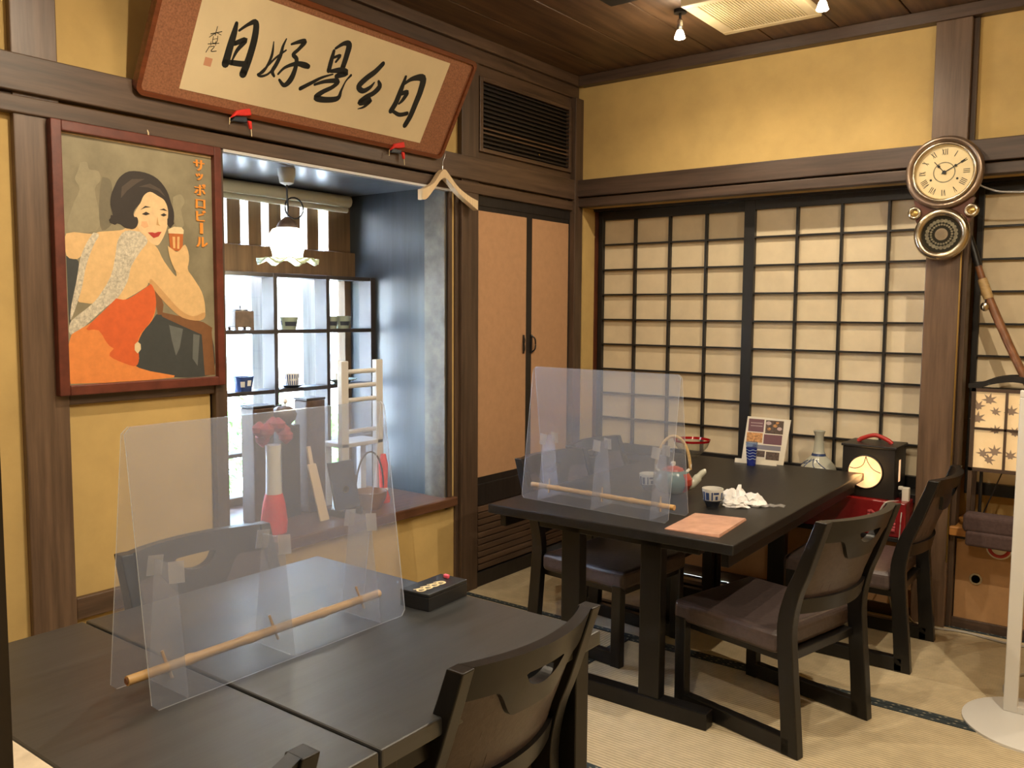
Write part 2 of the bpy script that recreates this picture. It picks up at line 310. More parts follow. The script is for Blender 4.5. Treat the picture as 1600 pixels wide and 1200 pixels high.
POSTER = [
 ('ghost1',[(75, 757), (96, 760), (103, 739), (132, 737), (137, 709), (117, 679), (127, 608), (117, 551), (28, 544), (43, 616), (69, 673), (56, 703), (66, 728)]),
 ('ghost2',[(144, 721), (166, 717), (174, 694), (170, 620), (170, 579), (134, 552), (127, 608), (134, 681)]),
 ('ghost1',[(388, 684), (417, 696), (431, 671), (416, 644), (424, 592), (399, 582), (386, 632)]),
 ('seat',[(16, 465), (53, 451), (47, 387), (23, 283), (14, 251), (15, 386)]),
 ('seat',[(244, 224), (291, 266), (320, 288), (405, 262), (485, 252), (515, 220), (516, 70), (361, 69), (277, 94), (225, 114), (237, 139), (232, 182)]),
 ('seatgrey',[(352, 249), (404, 235), (388, 169), (373, 143), (360, 196)]),
 ('seatgrey',[(443, 217), (468, 212), (455, 104), (436, 131)]),
 ('wood',[(299, 385), (320, 370), (335, 318), (329, 284), (312, 284), (307, 318)]),
 ('wood',[(320, 294), (405, 277), (485, 258), (520, 238), (512, 204), (484, 211), (405, 244), (329, 277)]),
 ('wood',[(476, 221), (517, 220), (524, 69), (482, 69)]),
 ('skin',[(251, 586), (215, 567), (193, 557), (125, 547), (104, 538), (20, 534), (17, 466), (49, 457), (67, 467), (47, 387), (48, 323), (169, 325), (208, 338), (276, 377), (286, 389), (330, 336), (386, 284), (435, 266), (485, 268), (494, 311), (483, 365), (449, 417), (432, 443), (438, 488), (429, 521), (412, 511), (387, 498), (367, 512), (365, 484), (381, 450), (386, 415), (344, 465), (322, 507), (299, 527), (281, 547)]),
 ('skinshade',[(286, 389), (330, 336), (386, 284), (435, 266), (485, 268), (491, 293), (445, 279), (396, 301), (341, 357), (295, 403)]),
 ('frill',[(262, 558), (211, 556), (184, 523), (173, 473), (154, 407), (110, 340), (76, 307), (43, 283), (17, 259), (12, 228), (29, 223), (66, 251), (134, 308), (173, 337), (210, 392), (226, 443), (262, 495), (288, 530)]),
 ('frill',[(105, 543), (123, 537), (103, 502), (76, 436), (60, 371), (37, 307), (18, 267), (24, 315), (43, 387), (59, 459), (81, 508)]),
 ('orange',[(169, 337), (208, 335), (276, 376), (292, 386), (305, 361), (306, 309), (291, 266), (253, 224), (230, 173), (238, 139), (225, 114), (277, 94), (361, 68), (8, 68), (12, 204), (41, 235), (83, 259), (134, 304)]),
 ('redorange',[(169, 337), (208, 335), (276, 376), (293, 385), (305, 357), (306, 309), (282, 258), (246, 220), (227, 178), (189, 162), (138, 184), (106, 234), (66, 239), (134, 304)]),
 ('redorange',[(155, 176), (227, 174), (237, 139), (225, 114), (188, 124), (137, 151)]),
 ('face',[(281, 679), (304, 695), (331, 687), (354, 670), (366, 639), (365, 600), (356, 568), (338, 534), (322, 517), (299, 523), (281, 543), (261, 560), (251, 590), (243, 611), (260, 641)]),
 ('cheek',[(269, 592), (287, 594), (293, 577), (278, 570), (266, 578)]),
 ('hair',[(181, 694), (199, 725), (234, 750), (288, 753), (333, 738), (365, 703), (378, 666), (388, 633), (385, 598), (372, 579), (363, 596), (367, 639), (356, 668), (331, 682), (304, 692), (281, 677), (267, 650), (248, 629), (242, 610), (254, 591), (244, 569), (215, 565), (194, 577), (168, 579), (158, 587), (171, 604), (165, 636), (170, 669)]),
 ('hair',[(229, 597), (252, 605), (257, 587), (246, 568), (227, 564), (216, 577)]),
 ('hair',[(165, 603), (186, 601), (192, 583), (177, 573), (160, 579)]),
 ('hair',[(362, 609), (384, 613), (387, 594), (371, 578), (361, 589)]),
 ('hairlight',[(264, 704), (305, 719), (341, 705), (359, 681), (332, 699), (295, 706)]),
 ('hairlight',[(206, 697), (242, 726), (287, 732), (260, 716), (224, 687), (201, 660)]),
 ('hair',[(266, 629), (284, 644), (304, 642), (284, 638)]),
 ('hair',[(334, 636), (351, 642), (365, 634), (349, 636)]),
 ('hair',[(271, 616), (286, 625), (300, 619), (285, 613)]),
 ('hair',[(337, 619), (350, 626), (361, 621), (349, 615)]),
 ('skinshade',[(326, 614), (321, 585), (336, 582), (329, 589)]),
 ('lips',[(289, 557), (305, 559), (314, 557), (326, 562), (339, 563), (327, 547), (309, 540)]),
 ('beer',[(364, 566), (420, 570), (414, 502), (368, 504)]),
 ('beerlight',[(378, 550), (388, 550), (387, 511), (379, 511)]),
 ('beerlight',[(396, 551), (405, 552), (402, 510), (394, 510)]),
 ('foam',[(363, 573), (385, 584), (414, 584), (422, 575), (420, 562), (363, 560)]),
 ('skin',[(359, 518), (373, 509), (397, 500), (424, 526), (438, 488), (427, 443), (390, 428), (366, 475)]),
 ('foam',[(224, 186), (235, 195), (245, 186), (245, 169), (233, 155), (223, 167)]),
 ('foam',[(21, 846), (544, 843), (544, 834), (21, 837)]),
]
# ================================================================== the room
CZ = 2.72; X1 = 4.3; Y0 = -5.6
w = MB()
w.box(-.12, 0, Y0, -2.33, 0, CZ+.06); w.box(-.12, 0, -1.07, .6, 0, CZ+.06); w.box(-.12, 0, -2.33, -1.07, 0, .46); w.box(-.12, 0, -2.33, -1.07, 1.99, CZ+.06)
wl = st(B('wall_left', w, 'plaster'), 'ochre plastered wall with the window alcove')
w = MB().box(0, X1, 0.04, .5, 2.0, CZ+.06).box(2.95, X1, .04, .5, 0, 2.0).box(0, 2.95, .30, .5, 0, 2.0)
wb = st(B('wall_back', w, 'plaster'), 'ochre plastered wall above the paper screens')
st(B('wall_right', bx(X1, X1+.1, Y0-.1, .6, -.1, CZ+.08), 'plaster'), 'plain ochre wall out of view on the right')
st(B('wall_rear', bx(-.12, X1, Y0-.1, Y0, -.1, CZ+.08), 'plaster'), 'plain ochre wall behind the viewer')
# ceiling boards run towards the back wall
ce = S('ceiling', 'dark stained board ceiling')
B('backing', bx(-.12, X1, Y0, .5, CZ+.02, CZ+.06), 'black', ce)
xs = [0, .245, .541, .85, 1.16, 1.47, 1.78, 2.09, 2.4, 2.71, 3.02, 3.33, 3.64, 3.95, X1]
for a, b in zip(xs, xs[1:]): B('plank', bx(a+.003, b-.003, Y0, .04, CZ, CZ+.02), 'ceiling_wood', ce, bevel=.003)
# floor of tatami mats
fl = S('floor', 'tatami mat floor with dark cloth borders')
B('underfloor', bx(-.1, X1, Y0, .45, -.09, -.04), 'wood_x', fl)
def mat_(x0, x1, y0, y1, along):
    t = B('tatami_mat', bx(x0+.002, x1-.002, y0+.002, y1-.002, -.04, 0), 'tatami_y' if along == 'x' else 'tatami_x', fl, bevel=.002)
    for k in (0, 1):
        if along == 'x': e = (x0+.002, x1-.002, y0+.002, y0+.032) if k == 0 else (x0+.002, x1-.002, y1-.032, y1-.002)
        else: e = (x0+.002, x0+.032, y0+.002, y1-.002) if k == 0 else (x1-.032, x1-.002, y0+.002, y1-.002)
        bo = B('border', bx(e[0], e[1], e[2], e[3], -.002, .0025), 'border_cloth', t)
        m = MB(); L = (e[1]-e[0]) if along == 'x' else (e[3]-e[2]); nn = int(L/.05)
        for i in range(nn):
            for q in (-1, 1):
                c = (i+.5)*L/nn + q*.008; wv = .015 + q*.006
                cx, cy = (e[0]+c, e[2]+wv) if along == 'x' else (e[0]+wv, e[2]+c)
                dx, dy = (.007, .0035) if along == 'x' else (.0035, .007)
                m.add([(cx-dx, cy, .0028), (cx, cy-dy, .0028), (cx+dx, cy, .0028), (cx, cy+dy, .0028)], [(0, 1, 2, 3)])
        B('motif', m, 'border_motif', bo)['kind'] = 'stuff'
for r in ((0, 1.0, -.985, .0, 'x'), (1.0, 2.8, -.985, .04, 'x'), (2.8, X1, -.985, .04, 'x'), (0, .985, -2.02, -.985, 'y'),
          (.985, 2.78, -2.02, -.985, 'x'), (2.78, X1, -2.02, -.985, 'y'), (0, 1.8, -2.93, -2.02, 'x'), (1.8, 3.6, -2.93, -2.02, 'x'), (3.6, X1, -2.93, -2.02, 'y'),
          (0, .9, -4.73, -2.93, 'y'), (.9, 2.7, -3.83, -2.93, 'x'), (.9, 2.7, -4.73, -3.83, 'x'), (2.7, X1, -4.73, -2.93, 'y'), (0, 2.1, Y0, -4.73, 'x'), (2.1, X1, Y0, -4.73, 'x')): mat_(*r)
# ------------------------------------------------------------------ trims
TN = [0]
def trim(mb, m, label, bevel=.004):
    TN[0] += 1; return st(B('trim_%d' % TN[0], mb, m, bevel=bevel), label)
trim(bx(0, .05, Y0, .02, 2.665, CZ), 'wood_y', 'ceiling cornice along the left wall')
trim(bx(0, .03, Y0, .02, 2.60, 2.665), 'wood_y', 'frieze board under the left cornice')
trim(bx(.05, X1, -.02, .04, 2.665, CZ), 'wood_x', 'ceiling cornice along the back wall')
trim(bx(0, .045, Y0, .0, 2.035, 2.145), 'wood_y', 'long picture rail beam on the left wall')
trim(bx(0, .034, Y0, -.02, 1.975, 2.026), 'wood_y', 'lintel under the left picture rail')
trim(bx(.0, X1, -.015, .05, 2.052, 2.146), 'wood_x', 'long picture rail beam on the back wall')
trim(bx(.0, X1, -.008, .05, 1.996, 2.044), 'wood_x', 'lintel under the back picture rail')
trim(bx(0, .025, -3.02, -2.885, 0, 2.6), 'post_brown', 'brown wall post left of the framed poster')
trim(bx(0, .022, -3.075, -3.02, 1.99, 2.035), 'wood_y', 'short rail end left of the brown post')
trim(bx(0, .02, -2.885, -2.315, 1.10, 1.16), 'wood_y', 'rail hidden behind the framed poster')
trim(bx(0, .022, -2.885, -2.315, .405, .477), 'wood_y', 'low wall rail behind the near table')
trim(bx(-.10, .03, -2.365, -2.315, .46, 1.975), 'wood_v', 'slim jamb on the left of the alcove')
trim(bx(0, .03, -1.0, -.872, 0, 2.60), 'wood_v', 'dark post between alcove and closet')
trim(bx(-.02, .014, -1.075, -1.05, .5, 1.975), 'wood_v', 'slim jamb on the right of the alcove')
trim(bx(-.02, .012, -1.025, -1.0, 0, 1.975), 'wood_v', 'thin batten beside the dark post')
trim(bx(0, .05, -.04, .04, 0, 2.60), 'wood_v', 'corner post beside the paper screens')
trim(bx(1.885, 2.028, -.012, .16, 0, 2.665), 'post_brown', 'brown post carrying the old clock')
trim(bx(2.028, 2.05, .02, .10, 0, 2.665), 'wood_v', 'narrow strip beside the clock post')
trim(bx(2.024, 2.030, -.016, -.008, .3, 1.99), 'brass', 'thin gilt edge of the clock post', 0)
# alcove (bay window): side wall, ceiling, sill
trim(bx(-.66, 0, -1.09, -1.05, .44, 2.04), 'slate_wall', 'slate coloured side panel of the alcove', 0)
trim(bx(-.125, .004, -1.096, -1.088, .5, 1.985), 'mottled_pillar', 'mottled grey pillar face in the alcove', 0)
trim(bx(-.66, 0, -2.37, -2.33, .44, 2.04), 'slate_wall', 'hidden side panel of the alcove', 0)
trim(bx(-.66, -.0, -2.34, -1.06, 1.99, 2.04), 'niche_ceiling', 'grey ceiling board of the alcove', 0)
trim(MB().box(-.70, .035, -2.34, -1.03, .455, .50), 'sill_wood', 'brown wooden sill of the alcove', .006)
for k, x in enumerate((.008, .020, .030)):
    trim(bx(x-.004, x+.002, -2.315, -1.075, 1.966-.0*k, 1.976), 'white_wood' if k != 1 else 'black', 'fine track line %s under the alcove lintel' % ('outermost', 'middle', 'inner')[k], 0)
# ------------------------------------------------------------------ bay window: transom slats, glass and outer boards
wn = S('window_1', 'bright bay window with slatted transom')
B('beam', bx(-.70, -.62, -2.33, -1.05, 1.555, 1.70), 'lattice_wood', wn, bevel=.004)
B('beam', bx(-.70, -.64, -2.33, -1.05, 1.94, 1.99), 'lattice_wood', wn, bevel=.004)
B('beam', bx(-.70, -.62, -2.33, -1.09, .50, .54), 'lattice_wood', wn, bevel=.004)
y = -1.095
B('slat', bx(-.69, -.655, -1.235, -1.04, 1.70, 1.94), 'lattice_wood', wn, bevel=.002)
for i in range(10):
    c = -1.33 - i*.1145
    if c < -2.33: break
    B('slat', bx(-.69, -.66, c-.036, c+.036, 1.70, 1.94), 'lattice_wood', wn, bevel=.002)
for a, b in ((-2.33, -1.745), (-1.735, -1.09)):
    B('pane', bx(-.702, -.699, a, b, .54, 1.555), 'window_glass', wn); B('pane', bx(-.702, -.699, a, b, 1.70, 1.94), 'window_glass', wn)
for i in range(4):
    y1 = -1.168-.31*i; B('board', bx(-.79, -.765, y1-.148, y1, .2, 1.66), 'weathered', wn, bevel=.003)
B('frame', bx(-.72, -.655, -1.13, -1.04, .54, 1.56), 'lattice_wood', wn, bevel=.003)
# ------------------------------------------------------------------ paper screens on the back wall
ROWS = [1.936, 1.795, 1.65, 1.506, 1.361, 1.217, 1.072, .93, .785, .64]
def shoji(name, label, xs, y, stile_l, stile_r):
    s = S(name, label)
    for (a, b) in (stile_l, stile_r): B('stile', bx(a, b, y-.014, y+.014, .585, 1.99), 'shoji_wood', s, bevel=.002)
    B('rail', bx(stile_l[1], stile_r[0], y-.014, y+.014, 1.936, 1.99), 'shoji_wood', s, bevel=.002)
    B('rail', bx(stile_l[1], stile_r[0], y-.014, y+.014, .585, .64), 'shoji_wood', s, bevel=.002)
    for x in xs[1:-1]: B('bar', bx(x-.006, x+.006, y-.012, y+.012, .64, 1.936), 'shoji_wood', s)
    for z in ROWS[1:-1]: B('bar', bx(xs[0], xs[-1], y-.011, y+.011, z-.0045, z+.0045), 'shoji_wood', s)
    for a, b in zip(xs, xs[1:]):
        for z1, z0 in zip(ROWS, ROWS[1:]): B('paper_pane', bx(a, b, y+.012, y+.015, z0, z1), 'shoji_paper', s)
shoji('window_2', 'black latticed paper screen beside the corner', [.092, .302, .52, .738, .955], .21, (.062, .092), (.955, 1.005))
shoji('window_3', 'black latticed paper screen behind the lantern', [1.026, 1.245, 1.463, 1.68, 1.90], .175, (.968, 1.026), (1.90, 1.94))
shoji('window_4', 'black latticed paper screen right of the clock post', [2.075, 2.29, 2.505, 2.72], .20, (2.05, 2.075), (2.72, 2.77))
trim(bx(.05, 2.95, .15, .235, 1.985, 2.0), 'shoji_wood', 'black upper track of the paper screens', 0)
trim(bx(.045, .055, .04, .165, .55, 1.996), 'plaster', 'strip of ochre plaster beside the screens', 0)
trim(bx(.045, .06, .165, .30, .55, 1.996), 'clock_wood', 'reddish jamb of the paper screens', 0)
# window ledge (red lacquered front) and the low cabinet on the right
trim(bx(.05, 1.885, .0, .30, .545, .585), 'shoji_wood', 'black window ledge under the screens', .003)
trim(bx(1.25, 1.875, -.13, .02, .405, .565), 'red_lacquer', 'red lacquered chest front under the lantern', .006)
trim(bx(1.24, 1.883, -.135, .02, .385, .405), 'shoji_wood', 'black foot of the red lacquered chest', .002)
trim(bx(.05, 1.885, .03, .30, 0, .545), 'cabinet_paper', 'brown papered low wall under the ledge', 0)
trim(bx(.05, 1.885, .015, .03, 0, .05), 'wood_x', 'low skirting below the window ledge', .002)
tc = T('low_cabinet', 'low built-in cabinet with tan papered door right of the clock post', 'cabinet', (2.5, .15, 0))
B('body', bx(2.05, 2.95, .06, .295, .0, .42), 'shoji_wood', tc)
B('top_board', bx(2.03, 2.95, -.01, .295, .425, .465), 'board_edge', tc, bevel=.004)
B('base_rail', bx(2.03, 2.95, .03, .06, 0, .045), 'wood_x', tc, bevel=.002)
B('frame', bx(2.03, 2.95, .035, .06, .405, .425), 'shoji_wood', tc)
for a, b in ((2.055, 2.49), (2.50, 2.94)):
    d = B('door', bx(a, b, .045, .062, .045, .405), 'cabinet_paper', tc)
    c = (2.138 if a < 2.2 else 2.86, .045, .232)
    B('handle', MB().lathe([(.026, 0), (.026, -.004), (.018, -.004), (.016, .003), (.0, .003)], c, 20, 'y'), 'old_metal', d, sm=True)
# closet with papered doors and louvres, left wall near the corner
cl = T('closet', 'tall closet with two tan papered doors beside the corner', 'closet', (.0, -.45, 0))
B('frame', MB().box(.0, .016, -.872, -.04, 1.925, 1.975).box(.0, .014, -.872, -.862, 0, 1.93).box(0, .014, -.05, -.04, 0, 1.93), 'wood_black_v', cl)
B('lower_rail', bx(0, .02, -.872, -.04, .42, .53), 'wood_black_v', cl, bevel=.003)
B('base_rail', bx(0, .022, -.872, -.04, 0, .075), 'wood_black_v', cl, bevel=.003)
for a, b, hy in ((-.868, -.452, -.482), (-.425, -.044, -.42)):
    pass
for a, b, p0, p1, hy in ((-.866, -.425, -.857, -.452, -.474), (-.425, -.044, -.40, -.05, -.404)):
    d = B('door', MB().box(.002, .012, a, b, .53, 1.925), 'wood_black_v', cl)
    B('door_paper', bx(.012, .0135, p0, p1, .565, 1.90), 'closet_paper', d)
    m = MB().tube(smooth([(.014, hy, 1.185), (.030, hy+(.012 if hy > -.44 else -.012), 1.20), (.032, hy+(.016 if hy > -.44 else -.016), 1.23), (.030, hy+(.012 if hy > -.44 else -.012), 1.26), (.014, hy, 1.275)], 4), .0045, 6)
    m.box(.012, .018, hy-.006, hy+.006, 1.18, 1.28)
    B('handle', m, 'shoji_wood', d)
B('louvre_back', bx(0, .004, -.862, -.05, .075, .42), 'black', cl)
for i in range(10):
    z = .085+i*.0335
    B('louvre', MB().hexa([(.004, -.858, z+.012), (.020, -.858, z), (.020, -.054, z), (.004, -.054, z+.012), (.004, -.858, z+.034), (.020, -.858, z+.024), (.020, -.054, z+.024), (.004, -.054, z+.034)]), 'wood_y', cl)
# ventilation grille above the closet
vg = T('air_vent', 'dark wooden louvred air vent above the closet', 'vent', (0, -.45, 2.18))
B('panel', MB().box(0, .012, -.872, -.04, 2.545, 2.60).box(0, .012, -.872, -.04, 2.146, 2.185), 'wood_y', vg)
f = MB().box(0, .028, -.862, -.835, 2.185, 2.545).box(0, .028, -.07, -.045, 2.185, 2.545).box(0, .028, -.835, -.07, 2.525, 2.545).box(0, .028, -.835, -.07, 2.185, 2.205)
B('frame', f, 'wood_y', vg, bevel=.003)
B('backing', bx(0, .003, -.84, -.06, 2.19, 2.54), 'black', vg)
for i in range(15):
    z = 2.212+i*.0212
    m = MB().hexa([(.004, -.835, z+.006), (.022, -.835, z), (.022, -.07, z), (.004, -.07, z+.006), (.004, -.835, z+.014), (.022, -.835, z+.008), (.022, -.07, z+.008), (.004, -.07, z+.014)])
    B('slat', m, 'wood_y' if i in (3, 4) else 'vent_slat', vg)
B('knob', MB().lathe([(.0, .0), (.005, .002), (.005, .006), (0, .008)], (.022, -.36, 2.24), 10, 'x'), 'brass', vg, sm=True)
# ceiling ventilation grille
cg = T('ceiling_grille', 'white slatted ventilation grille set in the ceiling, lamplight yellow put into its colour', 'vent', (1.26, -.53, 2.70))
f = MB().box(1.04, 1.485, -.765, -.725, 2.69, 2.72).box(1.04, 1.485, -.34, -.30, 2.69, 2.72).box(1.04, 1.10, -.725, -.34, 2.69, 2.72).box(1.44, 1.485, -.725, -.34, 2.69, 2.72)
B('frame', f, 'grille_plastic', cg, bevel=.004)
B('backing', bx(1.09, 1.45, -.73, -.33, 2.708, 2.719), 'grille_shadow', cg)
for i in range(26):
    x = 1.104+i*.0130; B('slat', bx(x, x+.0088, -.725, -.34, 2.692, 2.708), 'grille_plastic', cg)
# dark lamp track on the ceiling, top edge of the picture
tk = tag(B('lamp_track', bx(.80, .93, -1.6, -.93, 2.695, 2.72), 'black', loc=(.865, -1.26, 2.695)), 'dark metal lamp track on the ceiling at the top edge', 'lamp track')
# spot lamps
def make_spot(loc, label, watts, aim):
    x, y, z = loc
    t = T('ceiling_spot', label, 'lamp', (x, y, z), 0, 'ceiling spot lamps')
    B('stem', MB().tube([(x, y, CZ), (x, y, z+.075)], .006, 8).lathe([(.028, 2.705), (.028, 2.72)], (x, y, 0), 14), 'black', t)
    B('socket', MB().lathe([(.010, .08), (.013, .072), (.013, .035), (.010, .03)], (x, y, z), 14), 'steel', t, sm=True)
    B('bulb', MB().lathe([(.010, .035), (.014, .03), (.024, .0), (.022, -.002)], (x, y, z), 16), 'bulb_glow', t, sm=True)
    for kind, k in (('SPOT', .85), ('POINT', .20)):
        ld = bpy.data.lights.new('spot_light', kind); ld.energy = watts*k; ld.color = WARM; ld.shadow_soft_size = .018
        if kind == 'SPOT': ld.spot_size = math.radians(172); ld.spot_blend = .75
        lo = bpy.data.objects.new('spot_light', ld); COL.objects.link(lo); lo.parent = t; lo.location = (0, 0, -.024)
    return t
make_spot((.985, -.655, 2.60), 'glowing ceiling spot lamp beside the ceiling grille, left one', SPOT_W*.60, (.985, -.60, 0))
make_spot((1.60, -.65, 2.60), 'glowing ceiling spot lamp at the right end of the ceiling grille', SPOT_W*.54, (1.6, -.6, 0))
make_spot((1.05, -2.75, 2.60), 'ceiling spot lamp above the near table, outside the picture', SPOT_W*1.4, (1.0, -2.75, 0))
make_spot((2.9, -1.7, 2.60), 'added ceiling fill lamp right of the picture near the white stand', SPOT_W*2.3, (2.9, -1.7, 0))  # unseen lamp added to brighten the right-hand floor
make_spot((1.95, -2.25, 2.60), 'ceiling spot lamp between the two tables, above the picture', SPOT_W*1.2, (1.9, -2.2, 0))
make_spot((2.3, -3.9, 2.60), 'added ceiling fill lamp over the viewer', SPOT_W*2.0, (2.3, -3.9, 0))  # unseen fill lamp added to brighten the room from the camera side
# ================================================================== furniture
TZ = .68
def sled(t, xa, xb, y, z1, name='leg_frame'):
    """end frame: two posts on a runner, set across the table"""
    B('runner', bx(xa, xb, y-.028, y+.028, 0, .06), 'table_leg', t, bevel=.004, local=True)
    for x in (xa+.18, xb-.22): B('leg', bx(x-.04, x+.04, y-.024, y+.024, .06, z1), 'table_leg', t, bevel=.003, local=True)
    B('cross_beam', bx(xa+.04, xb-.04, y-.024, y+.024, z1-.05, z1), 'table_leg', t, bevel=.003, local=True)
def table(label, c, wx, ly, rz, ends, topm, groups=None):
    t = T('dining_table', label, 'table', (c[0], c[1], 0), rz)
    B('table_top', bx(-wx/2, wx/2, -ly/2, ly/2, TZ-.034, TZ), topm, t, bevel=.004, local=True)
    for s in (-1, 1): B('apron', bx(s*(wx/2-.0425)-.0125, s*(wx/2-.0425)+.0125, -ly/2+.04, ly/2-.04, TZ-.085, TZ-.034), 'table_leg', t, local=True)
    for y in ends or (): sled(t, -wx/2+.12, wx/2-.12, y, TZ-.034)
    if not ends:
        for sx, sy in ((-1, 1), (1, 1), (-1, -1), (1 if ly > .5 else -.28, -1)):
            B('leg', bx(sx*(wx/2-.055)-.03, sx*(wx/2-.055)+.03, sy*(ly/2-.036)-.026, sy*(ly/2-.036)+.026, 0, TZ-.034), 'table_leg', t, bevel=.003, local=True)
    return t
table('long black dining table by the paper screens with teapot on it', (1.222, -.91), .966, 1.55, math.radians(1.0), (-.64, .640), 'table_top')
table('black dining table under the framed poster with acrylic screen', (1.281, -2.893), .975, .69, 0, None, 'table_top_sheen')
table('narrow black extension table at the lower left corner', (1.281, -3.417), .975, .346, 0, None, 'table_top_sheen')

def chair_side(sx):
    cl_ = [(-.200, 0, .062), (-.192, .12, .058), (-.176, .30, .056), (-.170, .42, .056), (-.190, .52, .052), (-.222, .60, .048), (-.262, .71, .042), (-.283, .772, .040)]
    pts = smooth(cl_, 4); m = MB(); L, R = [], []
    for y, z, wd in pts: L.append((y-wd/2, z)); R.append((y+wd/2, z))
    x0, x1 = (sx*.196, sx*.230); lo, hi = min(x0, x1), max(x0, x1)
    m.prism(L+R[::-1], lambda u, v, d: (d, u, v), lo, hi)
    return m, lo, hi
def back_y(z): 
    cl_ = [(.42, -.170), (.52, -.190), (.60, -.222), (.71, -.262), (.80, -.292)]
    for (a, ya), (b, yb) in zip(cl_, cl_[1:]):
        if z <= b: return ya+(yb-ya)*(z-a)/(b-a)
    return cl_[-1][1]
def curved(bands, th, yo=0):
    """curved back piece; bands(u) -> list of (z0, z1)"""
    m = MB(); n = 56; hw = .198
    for i in range(n):
        ua, ub = -1+2*i/n, -1+2*(i+1)/n
        A_, B_ = bands(ua), bands(ub)
        for (a0, a1), (b0, b1) in zip(A_, B_):
            if a1-a0 < 1e-4 and b1-b0 < 1e-4: continue
            k = max(1, int((max(a1, b1)-min(a0, b0))/.04))
            for q in range(k):
                c = lambda u, lo, hi, t: (u*hw, back_y(lo+(hi-lo)*t)-.045*(1-u*u)+yo, lo+(hi-lo)*t)
                pa, pb, pc, pd = c(ua, a0, a1, q/k), c(ub, b0, b1, q/k), c(ub, b0, b1, (q+1)/k), c(ua, a0, a1, (q+1)/k)
                m.hexa([(p[0], p[1]+d, p[2]) for d in (-th/2, th/2) for p in (pa, pb, pc, pd)])
    return m
def rail_bottom(u):
    a = abs(u); s = max(0, min(1, (.66-a)/.34)); s = s*s*(3-2*s); return .700-.068*s
def rail_bands(u):
    zb = rail_bottom(u); h = .30
    if abs(u) < h:
        e = math.sqrt(max(0, 1-(u/h)**2)); return [(zb, .722-.040*e), (.722, .772)] if e > .02 else [(zb, .7185), (.7185, .772)]
    return [(zb, .7185), (.7185, .772)]
def make_chair(label):
    t = T('dining_chair', label, 'chair', (0, 0, 0), 0, 'low chairs at the tables')
    for sx in (-1, 1):
        m, lo, hi = chair_side(sx)
        B('rear_post', m, 'chair_wood', t, local=True, bevel=.003)
        B('front_leg', MB().hexa([(lo, .222, 0), (hi, .222, 0), (hi, .268, 0), (lo, .268, 0), (lo, .226, .33), (hi, .226, .33), (hi, .270, .33), (lo, .270, .33)]), 'chair_wood', t, local=True, bevel=.003)
        B('runner', bx(lo, hi, -.20, .245, .002, .058), 'chair_wood', t, local=True, bevel=.004)
    B('seat_frame', bx(-.196, .196, -.165, .255, .285, .315), 'chair_wood', t, local=True, bevel=.003)
    B('seat', bx(-.228, .228, -.145, .285, .312, .388), 'leather', t, local=True, bevel=.022, seg=4)
    B('top_rail', curved(rail_bands, .028), 'chair_wood', t, local=True)
    B('back_pad', curved(lambda u: [(.500, rail_bottom(u)+.004)], .012, .004), 'leather', t, local=True)
    B('lower_rail', curved(lambda u: [(.455, .505)], .030), 'chair_wood', t, local=True)
    return t
# (x, y, facing angle): local +Y is the front
CH = [((1.735, -1.297), 76.5, 'black framed low chair with brown seat at right of the far table, nearer the viewer'),
      ((1.80, -.425), 90, 'black framed low chair under the clock post, half behind the nearer right chair'),
      ((.865, -1.05), -96, 'black framed low chair between the closet and the far table'),
      ((.80, -.56), -90, 'black framed low chair in the far corner, hidden under the far table'),
      ((1.515, -2.86), 90, 'black framed low chair with curved back cut by the bottom edge, before the near table'),
      ((.925, -2.846), -90, 'black framed low chair on the wall side, seen through the big acrylic screen'),
      ((1.525, -3.645), 90, 'black framed low chair of which only a post tip shows at the bottom edge')]
c0 = make_chair('')
for i, ((x, y), a, lab) in enumerate(CH):
    c = c0 if i == 0 else copy_tree(c0)
    c.location = (x, y, 0); c.rotation_euler = (0, 0, math.radians(a)); c['label'] = lab
